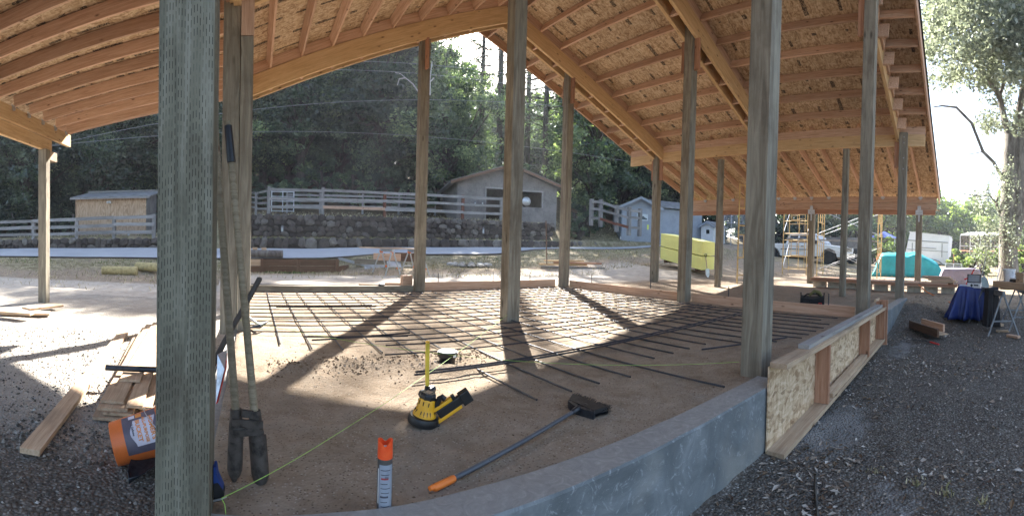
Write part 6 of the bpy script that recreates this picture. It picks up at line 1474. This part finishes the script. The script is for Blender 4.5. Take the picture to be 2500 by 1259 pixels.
a, b, c, d = at(531, 865, 2.55), at(549, 856, 2.6), at(548, 900, 2.5), at(527, 985, 2.45)
MB().prism([a, b, c, d], (.01, .03, 0)).build('blade', GALV, sp2); MB().prism([b+Vector((.001, 0, -.02)), b+Vector((.008, 0, -.02)), c+Vector((.006, 0, 0)), d+Vector((.006, 0, 0)), d], (.005, .025, 0)).build('blade_edge', REDP, sp2)
# mattock on the rebar
mt_ = empty('mattock', gp(632, 797, .05), 'mattock with a pale handle lying on the left edge of the rebar grid', 'mattock')
MB().tube([gp(598, 760, .09)+Vector((-.1, .1, .03)), gp(612, 778, .08), gp(633, 794, .07)], [.015, .016, .018], 10).build('handle', GALV, mt_, smooth=True)
h0, h1, h2 = gp(604, 800, .06), gp(634, 796, .07), gp(655, 784, .10)
MB().tube([h0, h0.lerp(h1, .6), h1, h1.lerp(h2, .5), h2], [.006, .016, .026, .018, .004], 8).build('head', DARKST, mt_)
# shovel blade by the bucket
bs = empty('digging_shovel', gp(345, 1160, -.4), 'dark round-nosed shovel blade on the gravel below the orange bucket', 'shovel')
vs = []; fs = []; N, Mx = 8, 10; tip = gp(314, 1198, -.40); hl = gp(425, 1085, -.33); dv = (hl-tip); L_ = dv.length; dv.normalize(); s = Vector((-dv.y, dv.x, 0)).normalized()
for j in range(Mx+1):
    v = j/Mx; w = .115*min(1, (v/.45)**.6 if v > 0 else 0)
    for i in range(N+1): u = i/N*2-1; vs.append(tip+dv*L_*v+s*u*w+Vector((0, 0, .035+.035*u*u+.05*v)))
for j in range(Mx):
    for i in range(N): q = j*(N+1)+i; fs.append((q, q+1, q+N+2, q+N+1))
o = MB().add(vs, fs).build('blade', DARKST, bs, smooth=True); md = o.modifiers.new('t', 'SOLIDIFY'); md.thickness = .003
MB().tube([tip+dv*L_*.95+Vector((0, 0, .06)), tip+dv*(L_+.15)+Vector((0, 0, .10)), tip+dv*(L_+.6)+Vector((0, .35, .16))], .018, 8).build('handle', DH, bs)
# string reel and strings
rl = empty('string_reel', at(538, 1215, 1.7), 'blue and black string line reel against the foot of the incised post', 'reel')
MB().prism([at(x, y, 1.69) for x, y in ((521, 1172), (530, 1172), (548, 1205), (546, 1222), (521, 1226))], (.0, .05, 0)).build('body', BLACKP, rl)
MB().prism([at(x, y, 1.685) for x, y in ((521, 1140), (527, 1140), (531, 1165), (545, 1196), (532, 1178), (521, 1180))], (.0, .05, 0)).build('trim', plain('blue_plastic', (.012, .045, .20), .4), rl)
MB().tube([at(521, 1222, 1.68), at(540, 1218, 1.67), at(552, 1212, 1.69)], .0035, 6).build('hook', GALV, rl)
STR = plain('lime_string', (.38, .62, .12), .6)
s0, s1 = at(541, 1217, 1.67), Vector((3.22, 5.17, .10))
def string(pts, label, r=.0016):
    tag(MB().tube(pts, r, 5).build('string_line', STR), label, 'string')
string([s0.lerp(s1, k/20)+Vector((.0015*sin(k*2.1), 0, .002*cos(k*1.7)-.03*4*(k/20)*(1-k/20)*.5)) for k in range(21)], 'lime string stretched low over the dirt from the incised post to the centre post')
string([s0, s0+Vector((.012, 0, -.02)), s0+Vector((.016, -.005, -.05)), s0+Vector((.017, 0, -.10))], 'loose lime string tail hanging from the reel knot')
s2, s3 = Vector((-.2, 5.18, .12)), Vector((3.36, 1.84, .11))
string([s2.lerp(s3, k/16)+Vector((0, 0, -.02*4*(k/16)*(1-k/16))) for k in range(17)], 'lime string line crossing the rebar towards the near post', .0015)
# ---------------------------------------------------------------- scatter: gravel, leaves, grass
def scatter(name, n, pos, shape, mt, label, seed, smin, smax, flat=1.0):
    R = random.Random(seed); vs = []; fs = []; at_ = []
    for k in range(n):
        p = pos(R)
        if p is None: continue
        s = R.uniform(smin, smax)*(.6+.8*R.random()**2); a = R.uniform(0, 2*pi); q = R.random()
        n0 = len(vs)
        if shape == 'stone':
            w = [(s*.5*R.uniform(.7, 1.1)) for _ in range(6)]; ca, sa = cos(a), sin(a)
            pts = [(w[0], 0, 0), (0, w[1]*.8, 0), (-w[2], 0, 0), (0, -w[3]*.8, 0), (w[0]*.1, 0, w[4]*.7), (0, 0, -w[5]*.5)]
            vs += [(p.x+x*ca-y*sa, p.y+x*sa+y*ca, p.z+z+s*.12) for x, y, z in pts]
            fs += [(n0+i, n0+(i+1) % 4, n0+4) for i in range(4)]+[(n0+(i+1) % 4, n0+i, n0+5) for i in range(4)]; at_ += [q]*6
        elif shape == 'leaf':
            ca, sa = cos(a), sin(a); t1, t2 = R.gauss(0, .35), R.gauss(0, .35)
            pts = [(-s*.5, 0, 0), (-s*.1, s*.24, s*.10), (s*.5, 0, R.uniform(0, s*.2)), (-s*.1, -s*.24, s*.12), (0, 0, -.02*s)]
            vs += [(p.x+x*ca-y*sa, p.y+x*sa+y*ca, p.z+z+x*t1+y*t2+s*.16) for x, y, z in pts]
            fs += [(n0, n0+4, n0+1), (n0+1, n0+4, n0+2), (n0+2, n0+4, n0+3), (n0+3, n0+4, n0)]; at_ += [q]*5
        else:
            h = s; w = s*.05+.004; l = Vector((R.gauss(0, .35), R.gauss(0, .35), 1))*h; ca, sa = cos(a)*w, sin(a)*w
            vs += [(p.x-ca, p.y-sa, p.z), (p.x+ca, p.y+sa, p.z), (p.x+l.x*.5+ca*.6, p.y+l.y*.5+sa*.6, p.z+l.z*.6), (p.x+l.x*1.1, p.y+l.y*1.1, p.z+l.z*(.85+.15*R.random()))]
            fs += [(n0, n0+1, n0+2), (n0, n0+2, n0+3)]; at_ += [q]*4
    me = bpy.data.meshes.new(name); me.from_pydata(vs, [], fs); me.materials.append(mt); q = me.attributes.new('leaf', 'FLOAT', 'POINT'); q.data.foreach_set('value', at_); me.update()
    o = bpy.data.objects.new(name, me); COL.objects.link(o); tag(o, label, kind='stuff'); return o
def mk_scat(name, stops, rough=.85, trans=0):
    t = NT(name); a = t.attr('leaf'); t.col(t.ramp(a['Fac'], stops)).rough(rough); t.p.inputs['Specular IOR Level'].default_value = .25
    return t.m
PEB = mk_scat('pebbles', [(0, (.05, .042, .034)), (.35, (.11, .098, .082)), (.7, (.19, .175, .15)), (.93, (.34, .32, .29)), (1, (.46, .44, .41))])
PEBB = mk_scat('dirt_clods', [(0, (.10, .065, .04)), (.5, (.21, .145, .09)), (.85, (.31, .23, .155)), (1, (.45, .4, .34))])
LITT = mk_scat('fallen_leaves', [(0, (.07, .04, .025)), (.25, (.19, .125, .075)), (.5, (.30, .24, .18)), (.8, (.42, .36, .30)), (1, (.52, .47, .41))], .6)
GRS = mk_scat('dry_grass_blades', [(0, (.16, .15, .07)), (.35, (.30, .26, .13)), (.6, (.48, .42, .25)), (1, (.62, .56, .38))])
GRG = mk_scat('green_grass_blades', [(0, (.03, .06, .015)), (.5, (.08, .13, .03)), (1, (.24, .27, .09))])
def zone(x0, x1, y0, y1, dens=None, pw=1.0):
    def f(R):
        x = x0+(x1-x0)*R.random(); y = y0+(y1-y0)*R.random()
        if dens and R.random() > dens(x, y): return None
        return Vector((x, y, tz(x, y)))
    return f
nd = lambda s, t, w=.2: (lambda x, y: sstep(t-w, t+w, .5+.5*nz(x*s, y*s, 11)))
scatter('gravel', 15000, zone(.9, 8.5, -.6, 1.40, lambda x, y: (1 if x < 5 else .5)*(.25+.75*nd(1.3, .5)(x, y))), 'stone', PEB, 'loose gravel in the low yard in front of the foundation wall', 1, .008, .026)
scatter('gravel', 11000, zone(-4.5, -.32, 1.0, 6.5, lambda x, y: 1 if y < 4 else .6), 'stone', PEB, 'loose gravel in the yard left of the incised post', 2, .010, .034)
scatter('gravel', 420, zone(-1.75, -.85, 2.6, 3.2), 'stone', PEB, 'heap of coarse pebbles beside the orange bucket', 12, .02, .045)
scatter('soil_clods', 14000, zone(-.2, 7, 1.7, 8.6, lambda x, y: (.3 if y > 3.4 else 1)*(.25+.75*nd(1.9, .5)(x, y))), 'stone', PEBB, 'small clods and grit over the dirt floor', 3, .004, .015)
scatter('soil_clods', 1100, lambda R: (lambda x, y: Vector((x, y, tz(x, y))))(R.uniform(.1, 2.1), 3.68+R.gauss(0, .16)), 'stone', PEBB, 'loose soil crumbs along the filled trench by the drain box', 4, .008, .03)
scatter('fallen_leaves', 17000, zone(1.2, 12, -2.2, 1.38, lambda x, y: (.12+.88*nd(.9, .55, .25)(x, y))*(.5 if x < 3 else 1)), 'leaf', LITT, 'fallen oak leaves over the yard in front of the wall', 5, .02, .055)
scatter('fallen_leaves', 260, zone(1.6, 3.4, .75, 1.38), 'leaf', LITT, 'fallen leaves gathered along the foot of the foundation wall', 15, .03, .06)
def verge(R):
    x = R.uniform(-14, 25); y = R.uniform(12.0, 17.2)
    if R.random() > (.25+.75*nd(.7, .5)(x, y)): return None
    if y < 13.3 and x < 4 and R.random() < .7: return None
    return Vector((x, y, tz(x, y)-.01))
scatter('dry_grass', 34000, verge, 'blade', GRS, 'dry yellow grass on the bank between the yard and the driveway', 6, .03, .12)
scatter('green_grass', 9000, lambda R: (lambda x, y: Vector((x, y, tz(x, y)-.01)) if nz(x*.5, y*.5, 8) > -.05 else None)(R.uniform(-14, 25), R.choice((R.uniform(15.8, 17.4), R.uniform(15.8, 17.4), R.uniform(22.0, 22.4)))), 'blade', GRG, 'green grass tufts along the driveway edges', 7, .04, .12)
scatter('dry_grass', 9000, lambda R: (lambda x, y: Vector((x, y, tz(x, y)-.01)))(R.uniform(-14, 30), R.uniform(23.3, 29)), 'blade', GRS, 'dry grass of the paddock behind the stone wall', 8, .08, .22)
scatter('dry_grass', 7000, lambda R: (lambda x, y: Vector((x, y, tz(x, y)-.01)) if nz(x*.4, y*.4, 8) > 0 else None)(R.uniform(16, 34), R.uniform(-2, 13)), 'blade', GRS, 'sparse dry grass in the vehicle yard', 9, .05, .13)
for k, (x, y) in enumerate(((2135, 1150), (2235, 1180), (2310, 1210), (2400, 1225))):
    c = gp(x, y, -.46); scatter('grass_tuft', 26, lambda R: Vector((c.x+R.gauss(0, .03), c.y+R.gauss(0, .03), tz(c.x, c.y))), 'blade', GRS, 'small dry grass tuft in the gravel', 40+k, .02, .05)['kind'] = 'stuff'
hb_ = MB(); hb_.tube([gp(1992, 1160, -.47)+Vector((0, 0, .02)), gp(1990, 1200, -.47)+Vector((0, 0, .02)), gp(1996, 1275, -.47)+Vector((0, 0, .02))], .010, 8); tag(hb_.build('black_hose', BLACKP, smooth=True), 'short black hose end poking out of the gravel at the bottom', 'hose')
w_ = at(700, 652, 14.1); scatter('weeds', 260, lambda R: Vector((w_.x+R.gauss(0, .35), w_.y+R.gauss(0, .08), tz(w_.x, w_.y))), 'leaf', GRG, 'green weeds in front of the timber box', 60, .05, .12)
haze(HAZE, -8.0, 62.0, (-420, 920, -80, 920))
